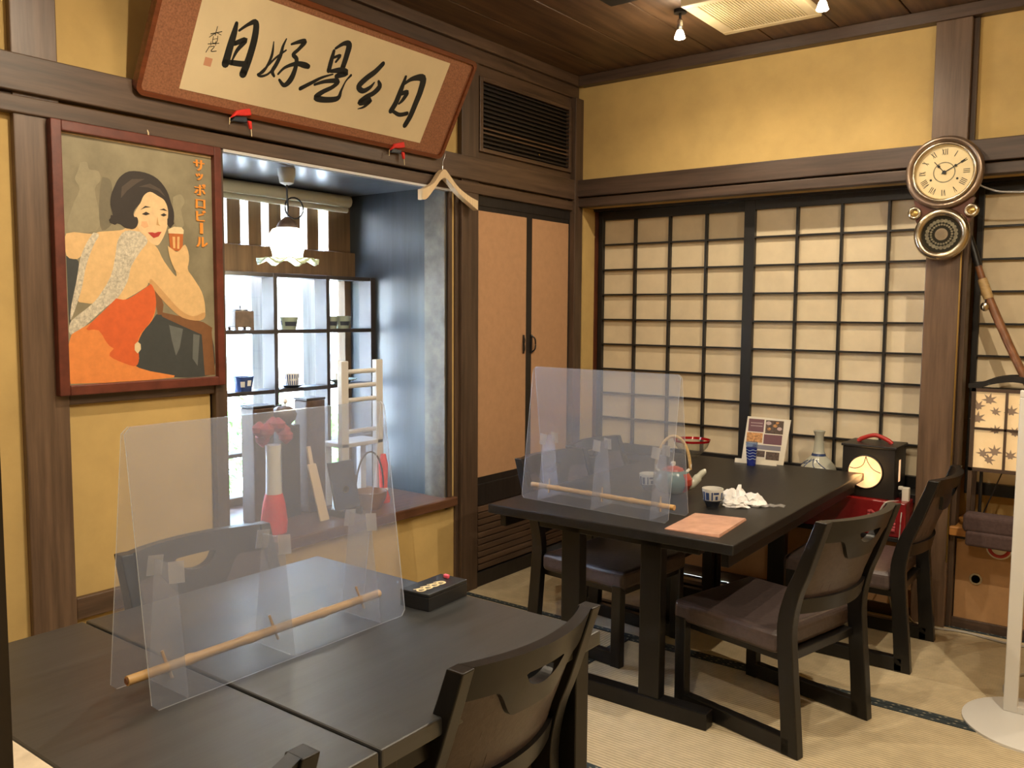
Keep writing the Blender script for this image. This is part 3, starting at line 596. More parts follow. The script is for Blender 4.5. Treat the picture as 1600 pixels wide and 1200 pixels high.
# ================================================================== acrylic screens
def screen(label, loc, rz, L, spread, flip):
    """two clear sheets leaning together, three tapered braces and a bamboo rod; local x runs along the screen, +y towards the front"""
    t = T('acrylic_screen', label, 'screen', loc, rz); H = .508
    for s, nm in ((1, 'sheet'), (-1, 'sheet')):
        y0, y1 = s*spread/2, s*.004
        k = .012
        prof = [(-L/2+k, 0), (L/2-k, 0), (L/2, k), (L/2, H-k), (L/2-k, H), (-L/2+k, H), (-L/2, H-k), (-L/2, k)]
        fn = lambda u, v, d: (u, y0+(y1-y0)*v/H+d, v+.001)
        o_ = B(nm, MB().prism(prof, fn, -.0015, .0015), ['acrylic', 'acrylic_edge'], t, local=True)
        for q_ in o_.data.polygons: q_.material_index = 0 if q_.index < 2 else 1
    for x in (-L/2+.075, 0, L/2-.075):
        zt = .245; b0, b1 = spread/2-.006, (spread/2)*(1-zt/H)-.004
        br = B('brace', MB().prism([(-b0, 0), (b0, 0), (b1, zt), (-b1, zt)], lambda u, v, d: (x+d, u, v+.001), -.0015, .0015), 'acrylic_brace', t, local=True)
        for s in (-1, 1): B('tape', MB().hexa([(x+a, s*(spread/2*(1-(zt+c)/H)-.0028+e), zt+c) for e in (0, -s*.0006) for a, c in ((-.016, -.03), (.016, -.034), (.018, .006), (-.014, .010))]), 'tape', br, local=True)
        B('peg', MB().tube([(x+.006, -.005, .02), (x-.004, .012, .072)], .003, 6), 'bamboo', br, local=True)
    pts = []; rr = []
    n = 40
    for i in range(n+1):
        u = -L/2-.006+(L*.985)*i/n; pts.append((u, 0, .042)); rr.append(.0095+(.0022 if i in (8, 17, 29) else 0))
    B('bamboo_rod', MB().tube(pts, rr, 10), 'bamboo', t, local=True, sm=True)
    B('rod_end', MB().lathe([(.0, 0), (.006, 0), (.006, .002), (0, .002)], (-L/2-.0085, 0, .042), 10, 'x'), 'bamboo_dark', t, local=True)
    return t
screen('large clear acrylic screen with bamboo rod on the near table', (1.278, -3.075, TZ+.0005), math.radians(90), .645, .145, 1)
screen('smaller looking clear acrylic screen with bamboo rod on the far table', (1.112, -1.468, TZ+.0005), math.radians(-2.5), .645, .145, 1)
# ================================================================== plaque with calligraphy
import_mm = .001
PO = Vector((.052, -2.662, 2.10)); EV = Vector((.219, 0, .395)).normalized(); EN = Vector((0, 1, 0)).cross(EV)
def pf(u, v, d=0): return tuple(PO+Vector((0, u, 0))+EV*v+EN*d)
PW, PH = 1.48, .452
pq = T('calligraphy_plaque', 'long wooden plaque with black brush calligraphy leaning out over the alcove', 'plaque', tuple(PO))
def rr(x0, x1, y0, y1, r, n=5):
    out = []
    for cx, cy, a in ((x1-r, y0+r, -90), (x1-r, y1-r, 0), (x0+r, y1-r, 90), (x0+r, y0+r, 180)):
        out += [(cx+r*math.cos(math.radians(a+90*i/n)), cy+r*math.sin(math.radians(a+90*i/n))) for i in range(n+1)]
    return out
B('board', MB().prism(rr(.012, PW-.012, .012, PH-.012, .02), lambda u, v, d: pf(u, v, d), -.012, .002), 'plaque_cloth', pq)
o_, i_ = rr(0, PW, 0, PH, .03), rr(.016, PW-.016, .016, PH-.016, .018)
m = MB(); k = len(o_)
for j in range(k):
    q = (j+1) % k
    m.hexa([pf(*o_[j], -.018), pf(*o_[q], -.018), pf(*i_[q], -.018), pf(*i_[j], -.018), pf(*o_[j], .012), pf(*o_[q], .012), pf(*i_[q], .012), pf(*i_[j], .012)])
B('rim', m, 'plaque_rim', pq)
B('paper', MB().prism([(.150, .047), (1.318, .050), (1.322, .410), (.150, .408)], lambda u, v, d: pf(u, v, d), .002, .0035), 'plaque_paper', pq)
for a_, b_ in ((0, 4), (4, 9), (9, 15), (15, 17), (17, 21), (21, 27), (27, 32)):
    m = MB()
    for i in range(a_, b_): m.ribbon([(a/1000, b/1000, c/1000) for a, b, c in BRUSH[i]], lambda u, v, i=i: pf(u, v, .0040+.00002*i))
    B('brush_character', m, 'ink', pq)
B('seal', MB().flat([(.212, .142), (.240, .142), (.240, .170), (.212, .170)], lambda u, v: pf(u, v, .004)), 'seal_red', pq)
# padded cloth hooks that carry the plaque
for (y, z, lab) in ((-2.265, 2.092, 'left red padded cloth hook under the plaque above the poster corner'), (-1.475, 2.098, 'right red padded cloth hook under the plaque near the hanger')):
    h = T('plaque_hook', lab, 'hook', (.047, y, z-.03), 0, 'red plaque hooks')
    B('red_pad', MB().prism([(-.045, -.012), (-.02, .018), (.035, .035), (.042, .012), (.02, .006), (-.02, .0)], lambda u, v, d: (.062+d, y+u, z+v), .0, .016), 'ornament_red', h, bevel=.004)
    B('dark_pad', MB().prism([(-.035, -.02), (-.022, .002), (.03, .01), (.036, -.015)], lambda u, v, d: (.050+d, y+u, z+v), .0, .014), 'dark_glaze', h, bevel=.004)
    B('red_tip', MB().prism([(.03, -.008), (.046, -.008), (.048, -.036), (.040, -.036)], lambda u, v, d: (.060+d, y+u, z+v), .0, .010), 'ornament_red', h, bevel=.002)
    B('thread', MB().tube([(.066, y-.044, z-.010), (.068, y-.047, z-.035)], .0016, 6).tube([(.066, y+.045, z-.034), (.068, y+.046, z-.062)], .0016, 6), 'cream_letter', h)
# ================================================================== framed poster
def sh(y, z): return y-(z-455)*.0193 + 0
ps = T('framed_poster', 'reddish framed vintage beer poster of a woman in an orange dress', 'poster', (.02, -2.62, 1.13))
PY = lambda y: -2.9+y/1000
PZ = lambda z: 1.1+z/1000
y0, y1, z0, z1 = 6, 534, 64, 842
fo = (-26, 562, 32, 874)
f = []
B('frame', MB().box(.022, .052, PY(fo[0]), PY(y0), PZ(fo[2]), PZ(fo[3])), 'frame_red', ps, bevel=.003)
B('frame', MB().box(.022, .052, PY(y1), PY(fo[1]), PZ(fo[2]), PZ(fo[3])), 'frame_red', ps, bevel=.003)
B('frame', MB().box(.022, .052, PY(y0), PY(y1), PZ(fo[2]), PZ(z0)), 'frame_red', ps, bevel=.003)
B('frame', MB().box(.022, .052, PY(y0), PY(y1), PZ(z1), PZ(fo[3])), 'frame_red', ps, bevel=.003)
B('print', bx(.024, .032, PY(y0), PY(y1), PZ(z0), PZ(z1)), 'print_ground', ps)
for i, (c, pts) in enumerate(POSTER):
    pts = [(max(y0+1, min(y1-1, sh(a, b))), max(z0+1, min(z1-1, b))) for a, b in pts]
    if c not in ('foam', 'beer', 'beerlight', 'wood', 'seatgrey', 'lips', 'hairlight') and len(pts) > 5:
        pp = pts+pts[:1]; pts = smooth(pp, 3)[:-1]
        pts = [(max(y0+1, min(y1-1, a)), max(z0+1, min(z1-1, b))) for a, b in pts]
    B('printed_shape', MB().flat(pts, lambda a, b: (.0321+.00006*i, PY(a), PZ(b))), 'print_'+c, ps)
for ch, zc in zip('サッポロビール', (804, 764, 720, 671, 630, 587, 539)):
    if ch == 'ー': vs, fs = [(-.004, -.019, 0), (.004, -.019, 0), (.004, .019, 0), (-.004, .019, 0)], [(0, 1, 2, 3)]
    else: vs, fs = text_mesh(ch, .045 if ch != 'ッ' else .036)
    if not vs: continue
    cx = (min(v[0] for v in vs)+max(v[0] for v in vs))/2; cy = (min(v[1] for v in vs)+max(v[1] for v in vs))/2
    m = MB()
    for dx in (-.0022, -.0011, 0, .0011, .0022): m.add([(.0360+dx*.01, PY(sh(490, zc))+(v[0]-cx)*1.05+dx, PZ(zc)+v[1]-cy) for v in vs], fs)
    B('letter', m, 'print_letter', ps)
B('hanging_cord', MB().tube([(.030, -2.60, 1.970), (.034, -2.602, 1.985), (.030, -2.606, 1.998)], .003, 6), 'cream_letter', ps)
# ================================================================== coat hanger
hg = T('coat_hanger', 'pale wooden coat hanger hooked on the rail beside the plaque', 'hanger', (.062, -1.178, 1.92))
pts = smooth([(-1.328, 1.922, .046), (-1.30, 1.930, .050), (-1.25, 1.968, .030), (-1.21, 2.012, .034), (-1.178, 2.030, .040), (-1.14, 2.008, .032), (-1.08, 1.965, .028), (-1.0, 1.930, .034), (-.94, 1.910, .046)], 4)
m = MB()
for (a, b) in zip(pts, pts[1:]):
    m.hexa([(x, p[0], p[1]+s*p[2]/2) for s in (-1, 1) for x, p in ((.050, a), (.082, a), (.082, b), (.050, b))])
B('shoulder_bar', m, 'hanger_wood', hg, bevel=.004)
B('hook', MB().tube(smooth([(.066, -1.178, 2.045), (.066, -1.178, 2.085), (.064, -1.165, 2.105), (.060, -1.155, 2.13), (.056, -1.165, 2.152), (.052, -1.18, 2.150), (.050, -1.185, 2.14)], 5), .0018, 6), 'steel', hg)
# ================================================================== clock on the post
ck = T('wall_clock', 'antique round wall clock with roman numerals hanging on the brown post', 'clock', (1.953, -.03, 1.64))
CX, CY = 1.953, -.05
cu_, cl2 = (CX, 2.012), (CX, 1.748)
B('case', MB().lathe([(.148, 0), (.148, .04)], (cu_[0], -.055, cu_[1]), 40, 'y').lathe([(.104, 0), (.104, .04)], (cl2[0], -.055, cl2[1]), 32, 'y').prism([(-.085, 1.80), (.085, 1.80), (.12, 1.90), (-.12, 1.90)], lambda u, v, d: (CX+u, d, v), -.050, -.015).prism([(-.125, 1.85), (.125, 1.85), (.10, 1.79), (.075, 1.70), (-.075, 1.70), (-.10, 1.79)], lambda u, v, d: (CX+u, d, v), -.045, -.015), 'clock_wood', ck, sm=True)
def ring(c, r0, r1, y, d, n=48):
    mid = (r0+r1)/2; h = (r1-r0)/2
    prof = [(mid+h*math.cos(a), -d*math.sin(a)) for a in [i*math.pi/8 for i in range(9)]]
    return MB().lathe(prof, (c[0], y, c[1]), n, 'y', closed=True)
B('bezel', ring(cu_, .128, .156, -.055, .022), 'bezel_metal', ck, sm=True)
B('bezel_ring', ring(cu_, .112, .131, -.060, .016), 'old_metal', ck, sm=True)
dl = B('dial', MB().lathe([(.113, -.002), (.113, 0)], (cu_[0], -.058, cu_[1]), 40, 'y'), 'clock_face', ck)
m = MB(); NUM = ['XII', 'I', 'II', 'III', 'IIII', 'V', 'VI', 'VII', 'VIII', 'IX', 'X', 'XI']
def rad(a, r, s): 
    a = math.radians(a); return (cu_[0]+r*math.sin(a)+s*math.cos(a), cu_[1]+r*math.cos(a)-s*math.sin(a))
def stroke(p, q, w):
    dx, dz = q[0]-p[0], q[1]-p[1]; L = math.hypot(dx, dz); nx, nz = -dz/L*w/2, dx/L*w/2
    m.add([(p[0]+nx, -.0606, p[1]+nz), (q[0]+nx, -.0606, q[1]+nz), (q[0]-nx, -.0606, q[1]-nz), (p[0]-nx, -.0606, p[1]-nz)], [(0, 1, 2, 3)])
for i, s in enumerate(NUM):
    a = 30*i; wd = {'I': .007, 'V': .012, 'X': .012}; tot = sum(wd[c] for c in s); x = -tot/2
    for c in s:
        r0, r1 = .074, .100; w_ = wd[c]; xm = x+w_/2
        if c == 'I': stroke(rad(a, r0, xm), rad(a, r1, xm), .0028)
        if c == 'V': stroke(rad(a, r1, xm-.004), rad(a, r0, xm), .0028); stroke(rad(a, r1, xm+.004), rad(a, r0, xm), .0014)
        if c == 'X': stroke(rad(a, r1, xm-.004), rad(a, r0, xm+.004), .0028); stroke(rad(a, r1, xm+.004), rad(a, r0, xm-.004), .0014)
        x += w_
B('numerals', m, 'ink', dl)
m = MB()
for j in range(36):
    a, b = j*10, (j+1)*10; p, q, r, s = rad(a, .040, 0), rad(b, .040, 0), rad(b, .044, 0), rad(a, .044, 0)
    m.add([(z[0], -.0605, z[1]) for z in (p, q, r, s)], [(0, 1, 2, 3)])
B('inner_circle', m, 'lace_metal', dl)
B('key_hole', MB().lathe([(.005, 0), (.005, -.001)], (cu_[0]-.052, -.060, cu_[1]-.03), 10, 'y'), 'ink', dl)
B('key_hole', MB().lathe([(.005, 0), (.005, -.001)], (cu_[0]+.052, -.060, cu_[1]-.03), 10, 'y'), 'ink', dl)
for a, L, wd in ((-41, .062, .0032), (60, .092, .0036)):
    m = MB(); stroke(rad(a, -.012, 0), rad(a, L, 0), wd); p = rad(a, L*.55, 0); m.lathe([(.006, -.0014), (.006, 0)], (p[0], -.0605, p[1]), 10, 'y')
    B('hand', MB().add([(v[0], v[1]-.001, v[2]) for v in m.v], m.f), 'ink', ck)
B('hand_boss', MB().lathe([(.008, 0), (.008, -.004)], (cu_[0], -.0605, cu_[1]), 12, 'y'), 'ink', ck)
B('lower_ring', ring(cl2, .076, .112, -.058, .022), 'old_metal', ck, sm=True)
pg = B('pendulum_glass', MB().lathe([(.08, -.003), (.08, 0)], (cl2[0], -.058, cl2[1]), 32, 'y'), 'dark_glass', ck)
m = MB()
for j in range(24):
    a = math.radians(15*j); m.lathe([(.0085, 0), (.0085, -.0006)], (cl2[0]+.058*math.cos(a), -.061, cl2[1]+.058*math.sin(a)), 8, 'y')
    m.lathe([(.005, 0), (.005, -.0006)], (cl2[0]+.042*math.cos(a), -.061, cl2[1]+.042*math.sin(a)), 6, 'y')
B('lace_pattern', m, 'lace_metal', pg)
B('pendulum_bob', MB().lathe([(.026, 0), (.026, -.001)], (cl2[0], -.061, cl2[1]), 20, 'y'), 'old_metal', pg)
for sx in (-1, 1):
    c = (CX+sx*.112, 1.845); r_ = B('rosette', ring(c, .012, .030, -.050, .014, 24), 'old_metal', ck, sm=True)
    B('rosette_eye', MB().lathe([(.013, 0), (.013, -.006), (.006, -.010)], (c[0], -.048, c[1]), 16, 'y'), 'brass', r_, sm=True)
# ================================================================== pendant lamp in the alcove
px, py = -.2, -1.853
pn = T('pendant_lamp', 'lit white glass pendant lamp with frilled rim hanging in the alcove', 'lamp', (px, py, 1.59))
B('ceiling_rose', MB().lathe([(.036, 1.99), (.036, 1.962), (.033, 1.955), (.028, 1.93), (.010, 1.922)], (px, py, 0), 20), 'white_plastic', pn, sm=True)
B('cord', MB().tube([(px, py, 1.925), (px, py+.002, 1.86), (px+.002, py+.004, 1.83), (px, py, 1.755)], .004, 8), 'black', pn)
B('cord_loop', MB().tube([(px-.01, py+.045+.048*math.cos(a), 1.832+.044*math.sin(a)) for a in [i*math.pi/10 for i in range(20)]], .0035, 6, True), 'black', pn)
B('cap', MB().lathe([(.012, 1.79), (.034, 1.77), (.044, 1.752), (.046, 1.742)], (px, py, 0), 20), 'iron_brown', pn, sm=True)
B('shade', MB().lathe([(.040, 1.747), (.062, 1.738), (.077, 1.712), (.076, 1.682), (.064, 1.645), (.060, 1.615)], (px, py, 0), 28), 'pendant_glow', pn, sm=True)
m = MB(); n = 48
for k_ in range(n):
    q = []
    for kk in (k_, k_+1):
        a = 2*math.pi*kk/n; w_ = .010*math.sin(8*a)
        q.append([(px+r*math.cos(a), py+r*math.sin(a), z+w_*f) for r, z, f in ((.060, 1.622, 0), (.095, 1.612, .5), (.128, 1.604, 1.3))])
    for j in (0, 1):
        m.add([q[0][j], q[1][j], q[1][j+1], q[0][j+1]], [(0, 1, 2, 3)])
fr_ = B('frilled_rim', m, 'shade_green', pn, sm=True); s_ = fr_.modifiers.new('thick', 'SOLIDIFY'); s_.thickness = .003
ld = bpy.data.lights.new('pendant_light', 'POINT'); ld.energy = 4; ld.color = (1, .86, .6); ld.shadow_soft_size = .05
lo = bpy.data.objects.new('pendant_light', ld); COL.objects.link(lo); lo.parent = pn; lo.location = (0, 0, -.03)
# roller blind
bl = T('roller_blind', 'cream rolled-up blind above the alcove window', 'blind', (-.6, -1.72, 1.92))
B('roll', MB().lathe([(.030, -2.32), (.030, -1.150)], (-.60, 0, 1.952), 18, 'y'), 'cream_plastic', bl, sm=True)
B('bottom_bar', MB().lathe([(.014, -2.32), (.014, -1.175)], (-.585, 0, 1.908), 12, 'y'), 'cream_plastic', bl, sm=True)
# ================================================================== display shelf in the window
ds = T('display_shelf', 'dark open grid shelf standing before the alcove window', 'shelf', (-.48, -1.7, .5))
for z, nm in ((1.568, 'top_board'), (1.312, 'shelf_board'), (1.040, 'shelf_board'), (.77, 'shelf_board')):
    B(nm, bx(-.56, -.475, -2.30, -1.115, z-.016, z+.002), 'shelf_wood', ds, bevel=.002)
for yy, wd in ((-1.104, .032), (-1.40, .022), (-1.708, .022), (-2.016, .022), (-2.31, .02)):
    B('upright', bx(-.56, -.472, yy-wd/2, yy+wd/2, .5, 1.57), 'shelf_wood', ds, bevel=.002)
def cup(name, label, cat, c, prof, m, grp=None, deco=None, foot=None, n=24):
    t = T(name, label, cat, c, 0, grp)
    B('bowl', MB().lathe([(r, c[2]+h) for r, h in prof], (c[0], c[1], 0), n, closed=False), m, t, sm=True)
    r_t, h_t = max(prof, key=lambda p: p[1])
    if foot: B('foot', MB().lathe([(foot[0], c[2]), (foot[0], c[2]+foot[1])], (c[0], c[1], 0), n), foot[2], t, sm=True)
    if deco:
        for (a0, a1, h0, h1, mm) in deco:
            mb = MB(); k = 6
            def rad_at(h):
                pr = sorted(prof[:2+len(prof)//2], key=lambda p: p[1])
                best = 0
                for (ra, ha), (rb, hb) in zip(prof, prof[1:]):
                    if hb > ha and ha <= h <= hb: best = max(best, ra+(rb-ra)*(h-ha)/(hb-ha))
                return best+.0006
            for i in range(k):
                A0, A1 = math.radians(a0+(a1-a0)*i/k), math.radians(a0+(a1-a0)*(i+1)/k)
                mb.add([(c[0]+rad_at(h)*math.cos(a), c[1]+rad_at(h)*math.sin(a), c[2]+h) for a, h in ((A0, h0), (A1, h0), (A1, h1), (A0, h1))], [(0, 1, 2, 3)])
            B('painted_mark', mb, mm, t)
    return t
def beaker(r0, r1, h, th=.003): return [(r0, 0), ((r0+r1)/2+.001, h*.5), (r1, h), (r1-th, h), (r0-th*.5, .006), (0.001, .006)]
SX = -.515
z1_, z2_ = 1.314, 1.042
ib = T('incense_burner', 'square dark bronze incense burner on the top shelf left', 'incense burner', (SX, -1.868, z1_))
m = MB()
B('body', bx(SX-.035, SX+.035, -1.868-.048, -1.868+.048, z1_+.012, z1_+.085), 'iron_brown', ib, bevel=.004)
for a in (-1, 1):
    for b in (-1, 1): B('foot', bx(SX+a*.028-.006, SX+a*.028+.006, -1.868+b*.04-.007, -1.868+b*.04+.007, z1_, z1_+.013), 'iron_brown', ib)
B('lid', MB().lathe([(.036, z1_+.085), (.034, z1_+.091), (.012, z1_+.097)], (SX, -1.868, 0), 16), 'dark_glaze', ib, sm=True)
B('knob', MB().lathe([(.004, z1_+.096), (.005, z1_+.104), (.001, z1_+.112)], (SX, -1.868, 0), 10), 'dark_glaze', ib, sm=True)
d1 = lambda mm: [(-60, 20, .016, .036, mm), (40, 75, .014, .030, mm), (-120, -80, .02, .04, mm)]
cup('tea_cup', 'pale painted tea cup alone in the middle cell of the top shelf', 'cup', (SX, -1.605, z1_), beaker(.034, .046, .058), 'celadon', 'cups on the display shelf', d1('dark_glaze'))
cup('tea_cup', 'left one of two tea cups standing together on the top shelf', 'cup', (SX, -1.352, z1_), beaker(.030, .040, .062), 'celadon', 'cups on the display shelf', d1('dark_glaze'))
cup('tea_cup', 'right one of two tea cups standing together on the top shelf', 'cup', (SX, -1.272, z1_), beaker(.030, .042, .062), 'celadon', 'cups on the display shelf', d1('dark_glaze'))
cup('tea_cup', 'blue and white floral cup on the lower shelf left', 'cup', (SX, -1.86, z2_), beaker(.036, .048, .066), 'blue_glaze', 'cups on the display shelf', [(-50, -25, .02, .045, 'white_china'), (-10, 15, .025, .05, 'white_china'), (30, 55, .015, .04, 'white_china')])
sc_ = cup('saucer', 'dark round saucer under the striped cup on the lower shelf', 'saucer', (SX, -1.592, z2_), [(.03, 0), (.060, .012), (.058, .014), (.002, .006)], 'dark_glaze')
cup('tea_cup', 'blue striped white cup on the saucer of the lower shelf', 'cup', (SX, -1.592, z2_+.008), beaker(.030, .038, .058), 'white_china', 'cups on the display shelf', [(a, a+8, .004, .054, 'blue_glaze') for a in range(-90, 90, 18)])
cup('dish', 'pale green dish at the right end of the lower shelf', 'dish', (SX, -1.285, z2_), [(.03, 0), (.080, .022), (.078, .024), (.002, .006)], 'celadon')
fg = T('folded_figurine', 'small white folded ornament standing on the green dish', 'figurine', (SX, -1.315, z2_+.008))  # invented shape for an indistinct white folded ornament
B('body', MB().add([(SX-.012, -1.315-.02, z2_+.010), (SX+.012, -1.315-.02, z2_+.010), (SX, -1.315+.024, z2_+.012), (SX, -1.315, z2_+.062)], [(0, 1, 2), (0, 1, 3), (1, 2, 3), (2, 0, 3)]), 'tissue', fg)
B('wing', MB().add([(SX, -1.315, z2_+.03), (SX+.02, -1.315+.028, z2_+.066), (SX+.006, -1.315+.016, z2_+.02), (SX-.004, -1.31, z2_+.03)], [(0, 1, 2), (0, 3, 1), (1, 3, 2), (0, 2, 3)]), 'tissue', fg)
# things on the alcove sill, mostly behind the acrylic
for (y, lab, dz) in ((-1.945, 'tall dark wooden block left of the iron kettle in the alcove', .0), (-1.665, 'tall dark wooden block right of the iron kettle in the alcove', .012)):
    t = T('wooden_block', lab, 'block', (-.30, y, .5), 0, 'tall wooden blocks in the alcove')
    B('body', bx(-.345, -.255, y-.052, y+.052, .5, .992+dz), 'iron_brown', t, bevel=.006)
    B('top_cap', bx(-.347, -.253, y-.054, y+.054, .992+dz, 1.002+dz), 'shelf_wood', t, bevel=.003)
kt = T('iron_kettle', 'small brown iron kettle with wire handle between two wooden blocks', 'kettle', (-.30, -1.81, .5))
B('stand', bx(-.35, -.25, -1.86, -1.76, .5, .905), 'shelf_wood', kt, bevel=.004)
B('pot', MB().lathe([(.03, .905), (.052, .925), (.058, .950), (.048, .972), (.03, .984), (.012, .988)], (-.30, -1.81, 0), 20), 'iron_brown', kt, sm=True)
B('lid_knob', MB().lathe([(.004, .986), (.004, .994), (.012, 1.004), (.010, 1.014), (.002, 1.02)], (-.30, -1.80, 0), 12), 'tissue', kt, sm=True)
B('handle', MB().tube(smooth([(-.30, -1.872, .93), (-.30, -1.885, .955), (-.30, -1.86, .985), (-.30, -1.82, .992)], 5), .0035, 6), 'black', kt)
wr = T('white_rack', 'small white ladder-backed wooden rack in the alcove', 'rack', (-.2, -1.45, .5))
for y in (-1.555, -1.34): B('upright', bx(-.215, -.185, y-.021, y+.021, .5, 1.175), 'white_wood', wr, bevel=.003)
for z in (1.125, 1.06, .995, .85): B('rung', MB().lathe([(.011, -1.54), (.011, -1.355)], (-.2, 0, z), 10, 'y'), 'white_wood', wr, sm=True)
B('seat_board', bx(-.33, -.185, -1.576, -1.319, .78, .80), 'white_wood', wr, bevel=.003)
for y in (-1.555, -1.34): B('front_leg', bx(-.33, -.30, y-.018, y+.018, .5, .78), 'white_wood', wr, bevel=.003)
# hazy ornaments behind the acrylic
rv = T('red_ornament', 'tall pale and red ornament hazy behind the large acrylic screen', 'ornament', (-.1, -2.02, .5))
B('body', MB().lathe([(.05, .5), (.055, .54), (.045, .62), (.035, .66)], (-.1, -2.02, 0), 18), 'ornament_red', rv, sm=True)
B('stem', MB().lathe([(.033, .655), (.030, .80), (.032, .86)], (-.1, -2.02, 0), 18), 'white_china', rv, sm=True)
for k_ in range(7):
    a = k_*.9; B('petal', MB().lathe([(.004, -.03), (.028, -.008), (.03, .012), (.006, .034)], (-.1+.035*math.cos(a), -2.02+.06*math.sin(a), .91+.03*math.cos(2.3*k_)), 10), 'pink_cloth', rv, sm=True)
ez = T('easel_plaque', 'dark square plaque on a small stand in the alcove behind the acrylic', 'plaque', (-.12, -1.62, .5))
B('board', MB().hexa([(-.10, -1.70, .53), (-.10, -1.56, .53), (-.085, -1.56, .53), (-.085, -1.70, .53), (-.15, -1.70, .735), (-.15, -1.56, .735), (-.135, -1.56, .735), (-.135, -1.70, .735)]), 'dark_glaze', ez, bevel=.003)
B('emblem', MB().lathe([(.016, 0), (.016, .003)], (-.104, -1.63, .615), 12, 'x'), 'brass', ez)
B('stand', MB().box(-.16, -.06, -1.69, -1.675, .5, .53).box(-.16, -.06, -1.585, -1.57, .5, .53), 'shelf_wood', ez)
bb = T('wooden_paddle', 'pale wooden paddle leaning beside the dark plaque in the alcove', 'paddle', (-.12, -1.76, .5))
B('blade', MB().hexa([(-.10, -1.785, .5), (-.10, -1.735, .5), (-.09, -1.735, .5), (-.09, -1.785, .5), (-.15, -1.81, .745), (-.15, -1.765, .745), (-.14, -1.765, .745), (-.14, -1.81, .745)]), 'hanger_wood', bb, bevel=.003)
B('grip', MB().hexa([(-.15, -1.797, .74), (-.15, -1.778, .74), (-.14, -1.778, .74), (-.14, -1.797, .74), (-.165, -1.80, .82), (-.165, -1.782, .82), (-.155, -1.782, .82), (-.155, -1.80, .82)]), 'hanger_wood', bb)
bk = T('hoop_basket', 'small dark basket with a thin hoop handle in the alcove', 'basket', (-.2, -1.50, .5))
B('bowl', MB().lathe([(.05, .5), (.075, .55), (.08, .58), (.076, .58), (.07, .55), (.045, .505)], (-.12, -1.47, 0), 20), 'bamboo_dark', bk, sm=True)
B('handle', MB().tube([(-.12, -1.47+.085*math.cos(a), .60+.16*math.sin(a)) for a in [i*math.pi/16 for i in range(-1, 18)]], .004, 6), 'shelf_wood', bk)
rc = T('red_candle_holder', 'narrow bright red ornament at the right end of the alcove sill', 'ornament', (-.16, -1.345, .5))
B('body', MB().lathe([(.03, .5), (.032, .52), (.018, .56), (.022, .68), (.012, .73)], (-.16, -1.345, 0), 16), 'ornament_red', rc, sm=True)
B('collar', MB().lathe([(.020, .555), (.024, .562), (.020, .57)], (-.16, -1.345, 0), 16), 'white_china', rc, sm=True)
# ================================================================== things on the far table
def quad_prism(c, z0, z1): return MB().hexa([(x, y, z0) for x, y in c]+[(x, y, z1) for x, y in c])
mf = T('menu_folder', 'copper coloured glossy menu folder lying on the far table corner', 'menu', (1.54, -1.49, TZ))
B('back_cover', quad_prism([(1.455, -1.625), (1.645, -1.615), (1.622, -1.335), (1.437, -1.36)], TZ, TZ+.003), 'menu_copper', mf)
B('front_cover', MB().hexa([(1.455, -1.625, TZ+.003), (1.645, -1.615, TZ+.003), (1.622, -1.335, TZ+.003), (1.437, -1.36, TZ+.003), (1.457, -1.622, TZ+.005), (1.643, -1.612, TZ+.010), (1.62, -1.338, TZ+.009), (1.439, -1.358, TZ+.005)]), 'menu_copper', mf)
pat = [(-160, -135, .030, .056, 'blue_glaze'), (-125, -112, .026, .058, 'blue_glaze'), (-105, -85, .028, .056, 'blue_glaze'), (-72, -64, .028, .058, 'blue_glaze'), (-60, -30, .050, .058, 'blue_glaze'), (-50, -36, .030, .044, 'blue_glaze'), (-15, 0, .030, .056, 'blue_glaze'), (10, 40, .028, .052, 'blue_glaze')]
tcp = [(.022, 0), (.026, .012), (.036, .024), (.040, .068), (.037, .068), (.032, .022), (.001, .014)]
def tea(label, c):
    t = cup('tea_bowl', label, 'cup', c, tcp, 'white_china', 'patterned tea cups on the far table', pat)
    B('dark_base', MB().lathe([(.0225, c[2]), (.0268, c[2]+.012), (.0366, c[2]+.0245), (.036, c[2]+.026)], (c[0], c[1], 0), 24), 'dark_glaze', t, sm=True)
tea('blue patterned white tea cup beside the crumpled wipes', (1.432, -1.195, TZ))
tea('blue patterned white tea cup behind the screen left of the teapot', (1.10, -1.075, TZ))
tp = T('teapot', 'blue-green glazed teapot with arched cane handle on the far table', 'teapot', (1.20, -1.075, TZ))
cx, cy = 1.205, -1.07
B('body', MB().lathe([(.040, TZ), (.060, TZ+.012), (.076, TZ+.040), (.076, TZ+.062), (.062, TZ+.085), (.040, TZ+.094)], (cx, cy, 0), 28), 'teapot_glaze', tp, sm=True)
B('red_panel', MB().lathe([(.0605, TZ+.012), (.0768, TZ+.040), (.0768, TZ+.062), (.0628, TZ+.085)], (cx, cy, 0), 28, closed=False), 'teapot_glaze', tp, sm=True)
m = MB()
for i in range(4):
    a0, a1 = math.radians(-25+10*i), math.radians(-15+10*i)
    for (r0, h0), (r1, h1) in (((.0612, .012), (.0775, .040)), ((.0775, .040), (.0775, .062)), ((.0775, .062), (.0635, .085))):
        m.add([(cx+r0*math.cos(a0), cy+r0*math.sin(a0), TZ+h0), (cx+r0*math.cos(a1), cy+r0*math.sin(a1), TZ+h0), (cx+r1*math.cos(a1), cy+r1*math.sin(a1), TZ+h1), (cx+r1*math.cos(a0), cy+r1*math.sin(a0), TZ+h1)], [(0, 1, 2, 3)])
B('red_stripe', m, 'teapot_red', tp)
B('lid', MB().lathe([(.044, TZ+.092), (.040, TZ+.100), (.018, TZ+.108), (.006, TZ+.110)], (cx, cy, 0), 24), 'teapot_red', tp, sm=True)
